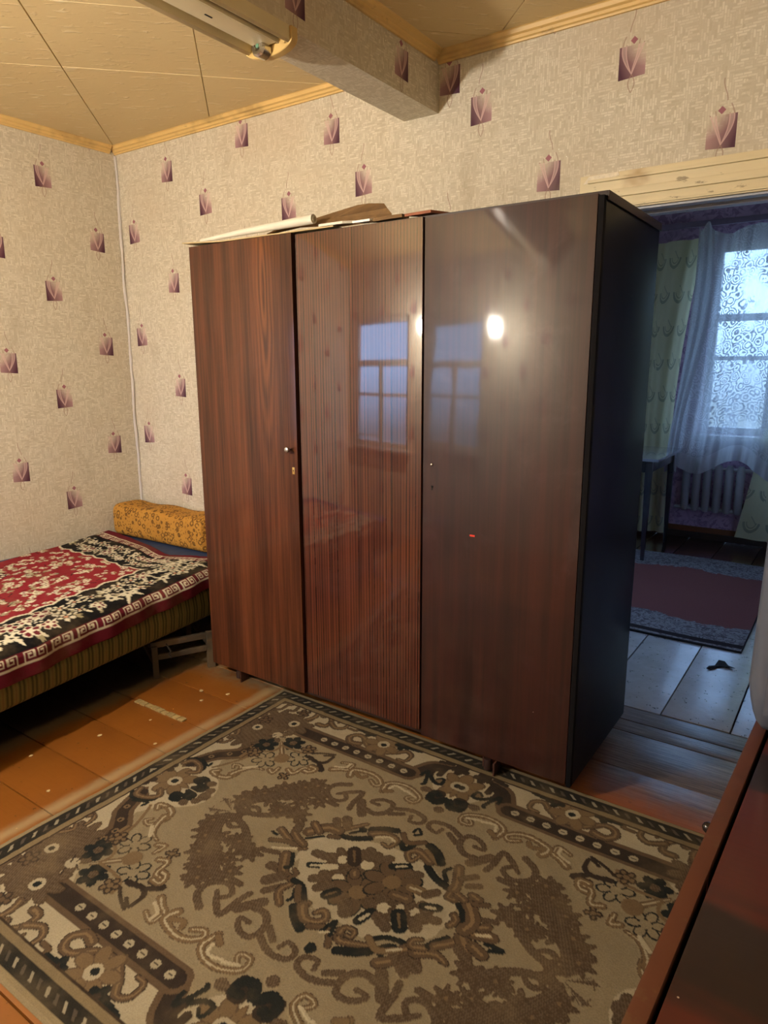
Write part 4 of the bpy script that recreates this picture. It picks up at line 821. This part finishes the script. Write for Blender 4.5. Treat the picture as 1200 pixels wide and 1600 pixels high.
slab_y('mattress', M_OLIVE, .012, lambda y: fx(y)-.02, .175, lambda y: .355+.012*math.sin(y*5), -.03, -2.2, 50, .014, bed)
M_BLUE = simple('blue_sheet', srgb(46, 62, 96), .9, nz=.3, scale=30)
slab_y('sheet', M_BLUE, .012, lambda y: fx(y)-.012, .3655 if False else .357+.010, lambda y: .392, -.02, -2.2, 40, .004, bed)
M_OLDWOOD = mat_paintwood('grey_old_wood', srgb(92, 78, 60), srgb(40, 34, 28), .7, .7, (3, 3, 3))
for (lx, ly) in ((.06, -.08), (.93, -.08), (.06, -2.1), (1.12, -2.1)): bx('leg', M_OLDWOOD, bed, lx-.02, lx+.02, ly-.02, ly+.02, .001, .176, bev=.003)
mb = MB().box(.03, .95, -.10, -.06, .13, .1745).box(.03, 1.12, -2.12, -2.08, .13, .1745).box(.03, .07, -2.1, -.08, .13, .1745); mb.build('frame_rail', M_OLDWOOD, bed, bev=.003)
# low trestle under the mattress edge
ts = thing('wooden_trestle', 'low grey wooden trestle under the mattress edge beside the wardrobe', 'trestle', (1.07, -.77, 0))
ang_ = math.atan2(.22, .11); L_ = .246
def tr_box(name, a0, a1, b0, b1, z0, z1, bev=.003):
    ca, sa = math.cos(ang_), math.sin(ang_); V = []
    for z_ in (z0, z1):
        for (a, b_) in ((a0, b0), (a1, b0), (a1, b1), (a0, b1)): V.append((a*ca-b_*sa, a*sa+b_*ca, z_))
    return MB().add(V, [(0, 3, 2, 1), (4, 5, 6, 7), (0, 1, 5, 4), (1, 2, 6, 5), (2, 3, 7, 6), (3, 0, 4, 7)]).build(name, M_OLDWOOD, ts, bev=bev)
tr_box('leg', -.011, .013, -.012, .012, .001, .15); tr_box('leg', L_-.016, L_+.018, -.012, .012, .001, .172); tr_box('leg', -.011, .013, .42, .444, .001, .15); tr_box('leg', L_-.013, L_+.011, .42, .444, .001, .15)
tr_box('rail', .014, L_-.017, -.009, .006, .085, .108); tr_box('rail', -.012, L_-.017, -.0, .02, .140, .166, .004)
tr_box('rail', -.006, .008, .013, .419, .052, .075); tr_box('rail', L_-.006, L_+.006, .013, .419, .09, .112)
mb = MB().tube([(.06, .02, .17), (.075, .03, .135), (.068, .025, .12), (.08, .03, .105)], .0035, 6); mb.build('hanging_string', M_DARK, ts)

# bedspread: woven pile cloth lying over the mattress
stp = .0046; sN = int(1.78/stp); tN = int(1.30/stp)
sv = np.linspace(0, 1.78, sN); tv = np.linspace(0, 1.30, tN); SS, TT = np.meshgrid(sv, tv, indexing='ij')
# t measured from the front hem (0) to the wall; s from the far edge
CR = np.array(srgb(222, 214, 188)); RD = np.array(srgb(140, 34, 44)); MR = np.array(srgb(104, 26, 40)); BK = np.array(srgb(17, 14, 16)); PK = np.array(srgb(206, 150, 120)); OL = np.array(srgb(160, 150, 118))
bp = Paint(SS, TT, BK)
ff = np.minimum(SS*1.0, TT)
field = ff > .33
scal = .33+.018*np.abs(np.sin(np.where(SS < TT, TT, SS)*math.pi/.11))
bp.c[ff > scal] = CR; bp.c[ff > scal+.014] = RD
bp.c[ff < .105] = MR; bp.c[(ff > .05) & (ff < .056)] = CR
rr_ = random.Random(3)
def key(P, L, side):
    k_ = 0; d = .112
    while k_*d+.06 < L:
        o_ = k_*d+.06
        for base, fl_ in ((o_+.008, 1), (o_+.092, -1)):
            pts = [(0, .056), (0, .098), (.034, .098), (.034, .069), (.014, .069), (.014, .085), (.024, .085)]
            pts = [(base+a*fl_ if True else 0, b_) for a, b_ in pts]
            if side == 'T': pts = [(a, b_) for a, b_ in pts]
            else: pts = [(b_, a) for a, b_ in pts]
            for i in range(len(pts)-1): P.stroke([pts[i], pts[i+1]], .0065, .0065, CR, h=.001, smooth=False)
        k_ += 1
key(bp, 1.78, 'T'); key(bp, 1.30, 'S')
def leaf(P, p, a, L_, w_, c_):
    q = (p[0]+math.cos(a)*L_/2, p[1]+math.sin(a)*L_/2); P.disc(q, L_/2, c_, w_/2, a, h=.001)
def border_flower(P, p):
    k_ = rr_.random(); r = rr_.uniform(.026, .042)
    for j in range(5): leaf(P, p, rr_.uniform(0, 6.3), r*rr_.uniform(1.4, 2.0), .014, rr_.choice([CR, CR, OL]))
    if k_ < .5: P.flower(p, r, 5, CR, PK, BK, .22, rr_.random()*3, h=.0015)
    elif k_ < .75: P.flower(p, r*.8, 6, CR, BK, None, .3, rr_.random(), h=.0015)
    else: P.flower(p, r*1.1, 5, MR, CR, CR, .25, rr_.random()*3, h=.0015)
def strip(n_, a0, a1, b0, b1, sw):
    for i in range(n_):
        a = a0+(a1-a0)*(i+.5)/n_; b_ = b0+(b1-b0)*(.25 if i % 2 else .75)+rr_.uniform(-.012, .012)
        border_flower(bp, (b_, a) if sw else (a, b_))
    for i in range(n_*2):
        a = rr_.uniform(a0, a1); b_ = rr_.uniform(b0, b1); p = (b_, a) if sw else (a, b_)
        bp.disc(p, rr_.uniform(.005, .011), CR, rr_.uniform(.004, .008), rr_.random()*3, h=.001)
strip(44, .12, 1.78, .125, .32, False); strip(32, .14, 1.3, .125, .32, True)
# red field: dense small sprigs, plus a darker central medallion
mc = (1.15, .95)
for i in range(1500):
    p = (rr_.uniform(.37, 1.78), rr_.uniform(.37, 1.3)); dm = math.hypot(p[0]-mc[0], (p[1]-mc[1]))
    q = rr_.random(); dcen = abs(((p[0]*1.3+p[1]*2.1+.25*math.sin(p[0]*6)) % .36)-.18)
    if dcen > .135: continue
    if q < .35: bp.flower(p, rr_.uniform(.010, .018), 5, CR, MR, None, .3, rr_.random()*3, h=.001)
    elif q < .8:
        a = rr_.uniform(0, 6.3)
        for j in range(3): leaf(bp, p, a+(j-1)*.6, rr_.uniform(.02, .035), .009, rr_.choice([CR, OL]))
    else: bp.stroke([p, (p[0]+rr_.uniform(-.04, .04), p[1]+rr_.uniform(-.04, .04))], .006, .003, BK, smooth=False)
for i in range(90):
    a = i/90*2*math.pi; rr2 = .28+.03*math.sin(a*8); p = (mc[0]+math.cos(a)*rr2*1.2, mc[1]+math.sin(a)*rr2)
    bp.disc(p, .018, BK, .012, a); bp.disc((p[0]*1.0, p[1]), .010, CR, .007, a+1, h=.001)
for i in range(34):
    a = i/34*2*math.pi; p = (mc[0]+math.cos(a)*.24, mc[1]+math.sin(a)*.19); border_flower(bp, p)
ye = lambda x: -.245-.135*np.clip(x/.68, 0, 1)**1.5+.12*np.clip((x-.72)/.25, 0, 1)
XW = np.zeros_like(SS); YW = np.zeros_like(SS); ZW = np.zeros_like(SS)
yy0 = -.245-SS                                   # along the bed
FX = 1.07+(-yy0-.30)*.125
# arc-length profile from hem: hangs over the rounded front edge, then runs to the wall
drop = .075+.05*np.clip(SS/1.1, 0, 1)
ztop = .417
a1 = drop; 
x_h = FX+.004+.018*np.clip(SS/1.2, 0, 1)
R = .085
arc = R*math.pi/2
sd = drop-R*.55
t1 = np.clip(TT, 0, None)
hang = np.maximum(sd, .012)
zh0 = ztop-hang-R*.55
tt = TT-hang
ph_ = np.clip(tt/ (R*1.15), 0, 1)*math.pi/2
XW = np.where(TT < hang, x_h, x_h-R*(1-np.cos(ph_)) - np.clip(tt-R*1.15, 0, None))
ZW = np.where(TT < hang, zh0+TT, zh0+hang+R*.55*np.sin(ph_))
YW = yy0-.10*np.clip((.95-XW)/.95, -1, 1)*0+(ye(np.clip(XW, 0, 1.1))+.245)*np.clip(1-SS/.5, 0, 1)
wr = (vnoise(XW*1.2, YW, 5, 21)-.5)*.014+(vnoise(XW*2+YW, YW*.8, 9, 22)-.5)*.007
flat = np.clip((TT-hang)/.12, 0, 1)
ZW = ZW+wr*flat*.7+.003+bp.h*.8+.0012*vnoise(XW, YW, 90, 5); ZW = np.maximum(ZW, np.where(XW < FX-.04, .3955, 0)); XW = XW+(1-flat)*(.006*np.sin(YW*17)+.004*np.sin(YW*41))
good = XW > .006
jmax = int(np.max(np.where(good.all(axis=0), np.arange(tN), 0)))
XW = np.maximum(XW, .005+.0008*np.arange(tN)[None, ::-1]*0)
keep = int(np.argmax((XW.min(axis=0) <= .0055))) or tN
Pb = np.stack([XW, YW, ZW], -1)[:, :keep]
cb = bp.c[:, :keep]*(.9+.2*vnoise(XW, YW, 4, 6)[:, :keep])[..., None]
sp_ = tag(link('bedspread', grid_mesh('bedspread', Pb, cb, yarn_mat('bedspread_yarn', fuzz=.16, sc=300))), 'red black and cream floral bedspread with Greek key border, spread over the bed', 'bedspread')
so = sp_.modifiers.new('thick', 'SOLIDIFY'); so.thickness = .003; so.offset = 1

def mat_gold():
    mt, t, b = newmat('gold_rosette_upholstery'); p = pos()
    d = voro(p, 27); n1 = noise(p, 60, 3, .7)
    ring = ((d-.33).abs()).lt(.09)*noise(p, 45, 2).gt(.38); dots = voro(p, 70).lt(.34)*n1.gt(.46)
    c = mix(srgb(190, 140, 62), srgb(168, 116, 46), noise(p, 8, 3)); c = mix(c, srgb(92, 62, 26), (dots*.75+ring*.8).clamp()); 
    setb(b, c, .85, .2); bump(b, n1, .4, .002); return mt
M_GOLD = mat_gold()
def cushion(name, x0, x1, y0, y1, z0, z1, r, label, puff=.012, slope=0):
    """soft rectangular bolster along x"""
    cx_ = (x0+x1)/2; cy_ = (y0+y1)/2; n = 40; k_ = 40; V = []; F = []
    hy, hz = (y1-y0)/2, (z1-z0)/2
    for i in range(n+1):
        u_ = i/n; x_ = x0+(x1-x0)*u_; en = min(1.0, min(u_, 1-u_)*(x1-x0)/.045); s_ = math.sqrt(max(0, 1-(1-en)**2))
        sc_ = .80+.20*s_
        if i in (0, n): sc_ = .72
        for j in range(k_):
            a = 2*math.pi*j/k_; ca, sa = math.cos(a), math.sin(a); pw = .42
            yy = math.copysign(abs(ca)**pw, ca)*hy*sc_; zz = math.copysign(abs(sa)**pw, sa)*hz*(sc_ if sa > 0 else 1.0)
            zz += slope*(u_-.5)*(1 if sa > 0 else 0)+(puff*math.sin(x_*19+1)*.4 if sa > 0 else 0)
            V.append((x_-cx_, yy, zz+hz))
    for i in range(n):
        for j in range(k_): F.append((i*k_+j, (i+1)*k_+j, (i+1)*k_+(j+1) % k_, i*k_+(j+1) % k_))
    F += [tuple(range(k_)), tuple(range(n*k_, (n+1)*k_))[::-1]]
    t_ = thing(name, label, 'cushion', (cx_, cy_, z0), group=None)
    MB().add(V, F).build('cover', M_GOLD, t_, smooth=True)
    # end seam piping
    P_ = [V[n*k_+j] for j in range(0, k_, 2)]; P_.append(P_[0]); MB().tube([Vector(q)*1.0 for q in P_], .004, 6, False).build('piping', simple('olive_piping', srgb(96, 78, 34), .9), t_, smooth=True)
    return t_
cushion('bolster_cushion', .02, .80, -.232, -.022, .397, .578, .05, 'long gold bolster cushion with brown rosettes in the wall corner')
cushion('bolster_cushion', .815, 1.24, -.222, -.022, .397, .606, .05, 'gold rosette cushion half hidden behind the wardrobe, right of the long bolster')

# ------------------------------------------------------------------ fluorescent fitting under the beam
M_FIT = simple('yellowed_enamel', srgb(212, 198, 160), .35, nz=.12)
M_FITB = simple('yellow_plastic_end', srgb(200, 168, 104), .4, nz=.25)
lf = thing('fluorescent_fitting', 'yellowed fluorescent light fitting without tube, under the ceiling beam', 'light fitting', (1.965, -.87, BZ))
ye_ = -.0; yl = -1.75
MB().prism([(-.085, -.002), (.085, -.002), (.085, -.040), (.078, -.045), (.068, -.040), (.064, -.018), (-.064, -.018), (-.068, -.040), (-.078, -.045), (-.085, -.040)], 1, yl, ye_).build('housing', M_FIT, lf, bev=.001)
MB().prism([(-.034, -.019), (.042, -.019), (.040, -.040), (-.030, -.040)], 1, yl, ye_-.01).build('gear_tray', M_FIT, lf, bev=.002)
bx('tray_slot', M_HOLE, lf, .002, .006, -.24, -.215, -.0415, -.0398)
MB().prism([(.058, -.020), (.062, -.020), (.062, -.05), (.058, -.05)], 1, yl, ye_-.02).build('reflector_lip', M_FIT, lf, bev=.0008)
# rounded end cap and lamp holder
cp = []
for a in np.linspace(0, 180, 13): cp.append((.092*math.cos(math.radians(a)), -.034-.030*math.sin(math.radians(a))))
MB().prism([(.092, -.002)]+cp+[(-.092, -.002)], 1, ye_+.001, ye_+.028).build('end_cap', M_FITB, lf, bev=.005, seg=3)
MB().lathe([(.010, 0), (.026, 0), (.026, .028), (.020, .034), (.012, .034), (.012, .02)], 20, Matrix.Translation((-.01, -.001, -.046)) @ Matrix.Rotation(math.radians(90), 4, 'X')).build('lamp_holder', M_METAL, lf, smooth=True)
mb = MB().lathe([(.006, 0), (.006, .002)], 12, Matrix.Translation((-.007, -.0355, -.046)) @ Matrix.Rotation(math.radians(90), 4, 'X')); mb.build('contact', simple('green_patina', srgb(90, 130, 105), .5), lf)

# bare bulb on the window wall (seen as a spot in the wardrobe door)
def mat_emit(name, c, s_):
    mt, t, b = newmat(name); setb(b, (0, 0, 0), 1.0, 0.0); b.inputs['Emission Color'].default_value = col(c); b.inputs['Emission Strength'].default_value = s_; return mt
wl = thing('pendant_lamp', 'bare warm bulb hanging on a cord, mirrored in the right wardrobe door', 'lamp', (1.495, -2.75, 1.815))
MB().lathe([(.019, .045), (.020, .09), (.012, .105), (.004, .11)], 20).build('socket', M_EDGE, wl, smooth=True)
MB().tube([(0, 0, .1105), (.004, .002, .4), (0, 0, .685)], .003, 8).build('cord', M_EDGE, wl, smooth=True)
MB().lathe([(.003, -.034), (.015, -.031), (.028, -.018), (.032, 0), (.028, .017), (.016, .036), (.012, .044)], 24).build('bulb', mat_emit('bulb_glow', (1.0, .90, .76), LAMP_STRENGTH), wl, smooth=True)

# ------------------------------------------------------------------ chest at the right with white appliance on it
ch = thing('chest_of_drawers', 'dark striped mahogany sideboard with orange-brown edge strip at the right', 'sideboard', (3.4245, -1.30, 0), rot=(0, 0, math.radians(-2.2)))
def mat_chest():
    mt, t, b = newmat('striped_mahogany_top'); x, y, z = sep(pos())
    w = noise(comb(x*.5, y*5.5, 0.0), 1.0, 3, .5, .4); f = noise(comb(x*6.0, y*120.0, 0.0), 1.0, 3)
    c = mix(srgb(30, 17, 15), srgb(74, 27, 17), w.ss(.48, .54)); c = mix(c, srgb(40, 22, 18), f*.35); c = mix(c, srgb(170, 150, 130), voro(pos(), 22).lt(.03))
    setb(b, c, .4, .35, .3, .15); bump(b, f, .1, .001); return mt
M_CH = mat_chest(); M_STRIP = mat_paintwood('orange_brown_strip', srgb(80, 43, 24), srgb(42, 24, 16), .4, .55)
zc = .75
bx('top_panel', M_CH, ch, .026, .50, -1.0, .42, zc-.016, zc-.001, bev=.0015)
bx('edge_strip', M_STRIP, ch, 0, .020, -1.0, .42, zc-.020, zc, bev=.0025)
bx('side_panel', M_CH, ch, .004, .495, .385, .405, .06, zc-.021, bev=.001); bx('side_panel', M_CH, ch, .004, .495, -.99, -.97, .06, zc-.021, bev=.001)
bx('back_panel', M_EDGE, ch, .480, .494, -.969, .384, .06, zc-.021)
bx('bottom_panel', M_EDGE, ch, .010, .479, -.969, .384, .06, .08)
for k_ in range(2):
    d_ = bx('cupboard_door', M_CH, ch, -.004, .0035, -.985+k_*.695, -.985+.69+k_*.695, .07, zc-.024, bev=.002)
    if k_: MB().lathe([(.004, 0), (.005, .010), (.0085, .015), (.009, .021), (.006, .026), (.002, .028)], 16, Matrix.Translation((-.0042, -.166, .650)) @ Matrix.Rotation(math.radians(-90), 4, 'Y')).build('knob', simple('dark_knob', srgb(30, 22, 20), .2), d_, smooth=True)
for (a, b_) in ((.03, .37), (.46, .37), (.03, -.96), (.46, -.96)):
    lz = .0125
    MB().lathe([(.018, lz), (.024, .06)], 12, Matrix.Translation((a, b_, 0))).build('leg', M_EDGE, ch, smooth=True)
# appliance
ap = thing('white_appliance', 'white rounded enamel appliance standing on the far end of the sideboard', 'appliance', (3.411, -1.335, zc), rot=(0, 0, math.radians(-2.2)))
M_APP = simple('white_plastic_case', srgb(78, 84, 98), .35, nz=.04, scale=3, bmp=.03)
mb = MB(); P_ = []
def rrect(w_, d_, r, z_, inset, n=6):
    out = []
    for (cx_, cy_, a0) in ((w_-r, d_-r, 0), (r, d_-r, 90), (r, r, 180), (w_-r, r, 270)):
        for k_ in range(n+1):
            a = math.radians(a0+90*k_/n); out.append((cx_+(r-inset)*math.cos(a), cy_+(r-inset)*math.sin(a), z_))
    return out
prof_ = [(.010, .030), (.013, .024), (.024, .016), (.04, .010), (.065, .004), (.09, .0), (.36, .004), (.40, .010), (.418, .020), (.424, .034)]
rings = [rrect(.44, .36, .035, z_, i_) for z_, i_ in prof_]; n_ = len(rings[0]); V = [p for r_ in rings for p in r_]; F = []
for i in range(len(rings)-1):
    for j in range(n_): F.append((i*n_+j, i*n_+(j+1) % n_, (i+1)*n_+(j+1) % n_, (i+1)*n_+j))
F += [tuple(range(n_))[::-1], tuple(range((len(rings)-1)*n_, len(rings)*n_))]
mb.add(V, F).build('case', M_APP, ap, smooth=True)
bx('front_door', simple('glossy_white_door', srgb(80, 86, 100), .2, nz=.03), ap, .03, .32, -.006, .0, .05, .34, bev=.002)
bx('control_strip', simple('grey_panel', srgb(120, 120, 126), .4), ap, .33, .41, -.005, .0, .05, .34, bev=.002)
for (a, b_) in ((.05, .05), (.39, .05), (.05, .31), (.39, .31)): MB().lathe([(.012, .0003), (.014, .0095)], 12, Matrix.Translation((a, b_, 0))).build('foot', M_HOLE, ap)
s_ = sheet('paper_chip', [(3.50, -1.93, zc), (3.513, -1.945, zc), (3.518, -1.938, zc), (3.506, -1.925, zc)], .0012, M_PAPER, 'tiny cream paper chip on the sideboard top near the photo bottom', 'paper')

# ------------------------------------------------------------------ far room: rug, table, radiator, curtains, lace
M_FR = None
def mat_farrug():
    mt, t, b = newmat('far_rug_yarn'); x, y, z = sep(pos()); n1 = noise(pos(), 9, 4, .6, 1.0)
    yv = (y-.965)/1.62
    wav = ((x*9.0).sin()*.02+n1*.10-.05)
    inner = (yv+wav).gt(.2)*(yv+wav).lt(.80)
    c = mix(srgb(130, 126, 128), srgb(82, 76, 80), noise(pos(), 30, 3, .7, 2.0).ss(.48, .56)); c = mix(c, srgb(112, 66, 62), inner)
    c = mix(c, srgb(34, 28, 30), ((yv-.03).abs()).lt(.014)); c = mix(c, srgb(60, 44, 46), noise(pos(), 160, 2)*.4)
    setb(b, c, .95, .1); bump(b, noise(pos(), 200, 2), .5, .002); return mt
V = []; nn = 40; P = np.zeros((nn, nn, 3))
for i in range(nn):
    for j in range(nn):
        x_ = 1.75+1.41*i/(nn-1); y_ = .965+1.62*j/(nn-1); P[i, j] = (x_, y_, .0135+.003*math.sin(x_*7+y_*3)+.002*math.sin(y_*13))
r2 = thing('far_room_rug', 'dusty red rug with grey scroll border on the far room floor', 'rug', (0, 0, 0))
link('pile', grid_mesh('far_rug', P, None, mat_farrug()), r2)
bx('backing', M_HOLE, r2, 1.752, 3.158, .967, 2.583, .0025, .006)
MB().tube([(1.76, .965, .007), (3.16, .965, .007), (3.16, 2.58, .007)], .006, 8).build('binding', simple('black_binding', srgb(24, 20, 22), .9), r2)
M_TABLE = simple('dark_polished_table', srgb(40, 40, 48), .22, .6, coat=.6, coat_r=.06)
tb = thing('dark_table', 'dark polished table by the green curtain in the far room', 'table', (2.0, 2.62, 0))
bx('tabletop', simple('polished_tabletop', srgb(120, 122, 130), .14, .8, coat=1.0, coat_r=.05, bmp=.02), tb, -.42, .43, -.40, .34, .712, .732, bev=.003)
MB().box(-.36, .37, -.34, -.32, .63, .711).box(-.36, .37, .32, .34, .63, .711).box(.35, .37, -.319, .319, .63, .711).box(-.36, -.34, -.319, .319, .63, .711).build('apron', M_TABLE, tb, bev=.002)
for (a, b_) in ((.355, -.325), (.355, .325), (-.345, -.325), (-.345, .325)):
    q = thing  # tapered leg
    V = []; zt_, zb_ = .711, .016 if b_ < 0 else .003
    for (z_, hw) in ((zb_, .012), (zt_, .022)):
        V += [(a-hw, b_-hw, z_), (a+hw, b_-hw, z_), (a+hw, b_+hw, z_), (a-hw, b_+hw, z_)]
    MB().add(V, [(0, 3, 2, 1), (4, 5, 6, 7), (0, 1, 5, 4), (1, 2, 6, 5), (2, 3, 7, 6), (3, 0, 4, 7)]).build('leg', M_TABLE, tb, bev=.002)
# radiator
M_RAD = simple('grey_radiator_paint', srgb(150, 148, 150), .4, nz=.15)
rd = thing('radiator', 'cast radiator with pipe under the far room window behind the lace', 'radiator', (2.62, YFAR-.10, 0))
for k_ in range(6):
    x_ = -.19+k_*.075; MB().tube([(x_, 0, .235), (x_, 0, .26), (x_, 0, .57), (x_, 0, .60)], [.018, .030, .030, .018], 12).build('section', M_RAD, rd, smooth=True)
MB().tube([(-.26, 0, .255), (.32, 0, .255)], .014, 10).tube([(-.26, 0, .57), (.32, 0, .57)], .014, 10).build('header_pipe', M_RAD, rd, smooth=True)
MB().tube([(.32, 0, .255), (.36, 0, .24), (.37, 0, .1), (.42, 0, .05), (.9, 0, .05)], .012, 10).build('feed_pipe', M_RAD, rd, smooth=True)
for s2 in (-.15, .22): bx('bracket', M_EDGE, rd, s2-.01, s2+.01, .02, .098, .28, .31)
# small wooden box-like stool base under radiator
struct(bx('trim_7', M_EDGE, None, 2.3, 3.3, YFAR-.045, YFAR-.022, .003, .05, bev=.003))
# curtain rod
M_ROD = simple('mauve_painted_rod', srgb(110, 95, 115), .5)
cr = thing('curtain_rod', 'long painted curtain rail above the far room window', 'curtain rail', (2.7, YFAR-.07, 2.335))
bx('rail', M_ROD, cr, -.95, 1.3, -.03, .0, -.02, .02, bev=.004)
for s2 in (-.8, .1, 1.1): bx('bracket', M_ROD, cr, s2-.015, s2+.015, .0005, .069, -.015, .015)
def curtain_grid(n, mm, f):
    P = np.zeros((n, mm, 3))
    for i in range(n):
        for j in range(mm): P[i, j] = f(i/(n-1), j/(mm-1))
    return P
def mat_cloth(name, c1, c2, trans, pattern):
    mt, t, b = newmat(name); uv = pos('UV'); u, v, _ = sep(uv)
    if pattern == 'swirl':
        uu = (u*5.2+(v*9.0).floor()*.37).fract()-.5; vv = ((v*9.0).fract()-.45)*-1.0
        r = (uu*uu+vv*vv*1.2).sqrt(); nz = noise(uv, 9, 3, .6, 1.0)
        f = (((r-.34+nz*.08-.04).abs()).lt(.05)*vv.lt(-.03)+((r-.22+nz*.08-.04).abs()).lt(.018)*vv.lt(-.02)+((uu-.12+vv*1.2).abs().lt(.03))*r.lt(.2)*vv.gt(-.1)*.8).clamp()*nz.gt(.34)
        c = mix(c1, c2, f*.7); c = mix(c, tuple(k_*.75 for k_ in c1), nz*.5)
    setb(b, c, .85, .2)
    tl = t.nodes.new('ShaderNodeBsdfTranslucent'); t.links.new(c.s, tl.inputs[0]); mx = t.nodes.new('ShaderNodeMixShader'); mx.inputs[0].default_value = trans
    out = t.nodes['Material Output']; t.links.new(b.outputs[0], mx.inputs[1]); t.links.new(tl.outputs[0], mx.inputs[2]); t.links.new(mx.outputs[0], out.inputs[0]); return mt
M_GREEN = mat_cloth('green_swirl_curtain', srgb(222, 220, 180), srgb(120, 132, 116), .35, 'swirl')
def cloth(name, P, mat, parent, label=None, thick=0):
    n, mm = P.shape[:2]; me = grid_mesh(name, P, None, mat); ul = me.uv_layers.new(name='UVMap')
    vi = np.zeros(len(me.loops), np.int32); me.loops.foreach_get('vertex_index', vi); uvs = np.stack([(vi//mm)/(n-1), (vi % mm)/(mm-1)], -1).astype(np.float32)
    ul.data.foreach_set('uv', uvs.reshape(-1)); return link(name, me, parent)
# left green curtain: pulled slightly aside
def gl_(u, v):
    x = 1.86+(.56-.10*v-.06*math.sin(v*3.1))*u; return (x, YFAR-.115+.022*math.sin(u*17+v*1.2)+.008*math.sin(u*41), 2.235-.02*(1-u)-v*2.2)
cu = thing('green_curtain', 'pale green swirl curtain on the left side of the far window, above the table', 'curtain', (0, 0, 0)); cloth('fabric', curtain_grid(60, 60, gl_), M_GREEN, cu)
def gr_(u, v):
    x = 3.02+.05*math.sin(v*3)+.6*u-.22*v*(1-u); return (x, YFAR-.142+.016*math.sin(u*19+v), 2.25-v*2.18)
cu = thing('green_curtain', 'green swirl curtain on the right side of the far window', 'curtain', (0, 0, 0)); cloth('fabric', curtain_grid(60, 60, gr_), M_GREEN, cu)
def mat_lace():
    mt, t, b = newmat('white_lace'); t.nodes.remove(b); uv = pos('UV'); u, v, _ = sep(uv)
    d = voro(comb(u*14.0, v*27.0, 0.0), 1.0, 'F1'); swl = ((d*26.0)+noise(comb(u*17.0, v*32.0, 0.0), 2.0, 3)*8.0).sin(); mesh_ = noise(comb(u*120.0, v*240.0, 0.0), 1.0, 2)
    pat = swl.ss(-.1, .5)*noise(comb(u*3.0, v*5.0, 4.0), 1.0, 2).ss(.36, .52)
    dens = (pat*.24+.71+mesh_*.10).clamp()
    # heavy scalloped hem
    dens = dens.max(v.gt(.93)*.97)
    tr = t.nodes.new('ShaderNodeBsdfTransparent'); df = t.nodes.new('ShaderNodeBsdfDiffuse'); tl = t.nodes.new('ShaderNodeBsdfTranslucent')
    df.inputs[0].default_value = (.7, .7, .72, 1); tl.inputs[0].default_value = (.36, .38, .40, 1)
    m1 = t.nodes.new('ShaderNodeMixShader'); m1.inputs[0].default_value = .42; t.links.new(df.outputs[0], m1.inputs[1]); t.links.new(tl.outputs[0], m1.inputs[2])
    m2 = t.nodes.new('ShaderNodeMixShader'); t.links.new(dens.s, m2.inputs[0]); t.links.new(tr.outputs[0], m2.inputs[1]); t.links.new(m1.outputs[0], m2.inputs[2])
    t.links.new(m2.outputs[0], t.nodes['Material Output'].inputs[0]); return mt
M_LACE = mat_lace()
def lace1(u, v):
    # gathers on hooks at the top, swept to the left at the bottom
    x = 2.40+(.72)*u-(.02+.16*(1-u)*0)*v+(.02*math.sin(v*2.2)); x += -.10*v*(1-u)+.0*v
    sag = .05*math.sin(u*math.pi*2.0)**2*(1-min(1, v*6))
    hem = .62+.07*math.cos(u*9+1)-.06*u
    z = 2.29-sag-(2.29-hem)*v
    return (x, YFAR-.165+.020*math.sin(u*30+math.sin(v*2)*1.5)+.009*math.sin(u*71+v*3)-.05*v*v, z)
cu = thing('lace_curtain', 'white lace curtain hanging across the far window', 'curtain', (0, 0, 0)); cloth('fabric', curtain_grid(170, 80, lace1), M_LACE, cu)
def lace2(u, v):
    w = .10+.03*math.sin(v*6); x = 2.40+w*u-.03*v-.07*v*v
    return (x+.012*math.sin(v*5), YFAR-.255+.012*math.sin(u*13+v*2), 2.29-1.72*v-.03*math.sin(u*8))
cu = thing('lace_curtain', 'narrow gathered lace strip overlapping the left edge of the lace curtain', 'curtain', (0, 0, 0)); cloth('fabric', curtain_grid(40, 60, lace2), M_LACE, cu)
# torn dark scrap on the far floor
V = [(0, 0), (.03, .012), (.085, .010), (.045, .03), (.02, .05), (-.012, .045), (-.02, .01), (-.045, -.008), (-.05, -.035), (-.03, -.03), (-.012, -.012)]
sheet('bark_scrap', [(3.10+a*.8, .73+b_*1.6, .0035+.004*(k_ % 3)) for k_, (a, b_) in enumerate(V)], .0015, M_HOLE, 'torn black scrap lying on the grey floor beyond the doorway', 'scrap')
# crumbs and paint chips on the main floor by the bed
chips = [(1.33, -.74), (1.40, -.80), (1.45, -.70), (1.36, -1.02), (1.30, -1.20), (1.52, -1.12), (1.22, -1.42), (1.47, -1.5)]
for i, (a, b_) in enumerate(chips):
    s2 = .006+.004*rr_.random(); an = rr_.random()*3
    P_ = [(a+s2*math.cos(an+q)*rr_.uniform(.7, 1.3), b_+s2*math.sin(an+q)*rr_.uniform(.7, 1.3), .0006) for q in (0, 1.2, 2.5, 3.9, 5.1)]
    sheet('paint_chip', P_, .0015, M_CARD, 'small pale paint chip on the orange floorboards between bed and rug', 'chip', 'paint chips on the orange floor')
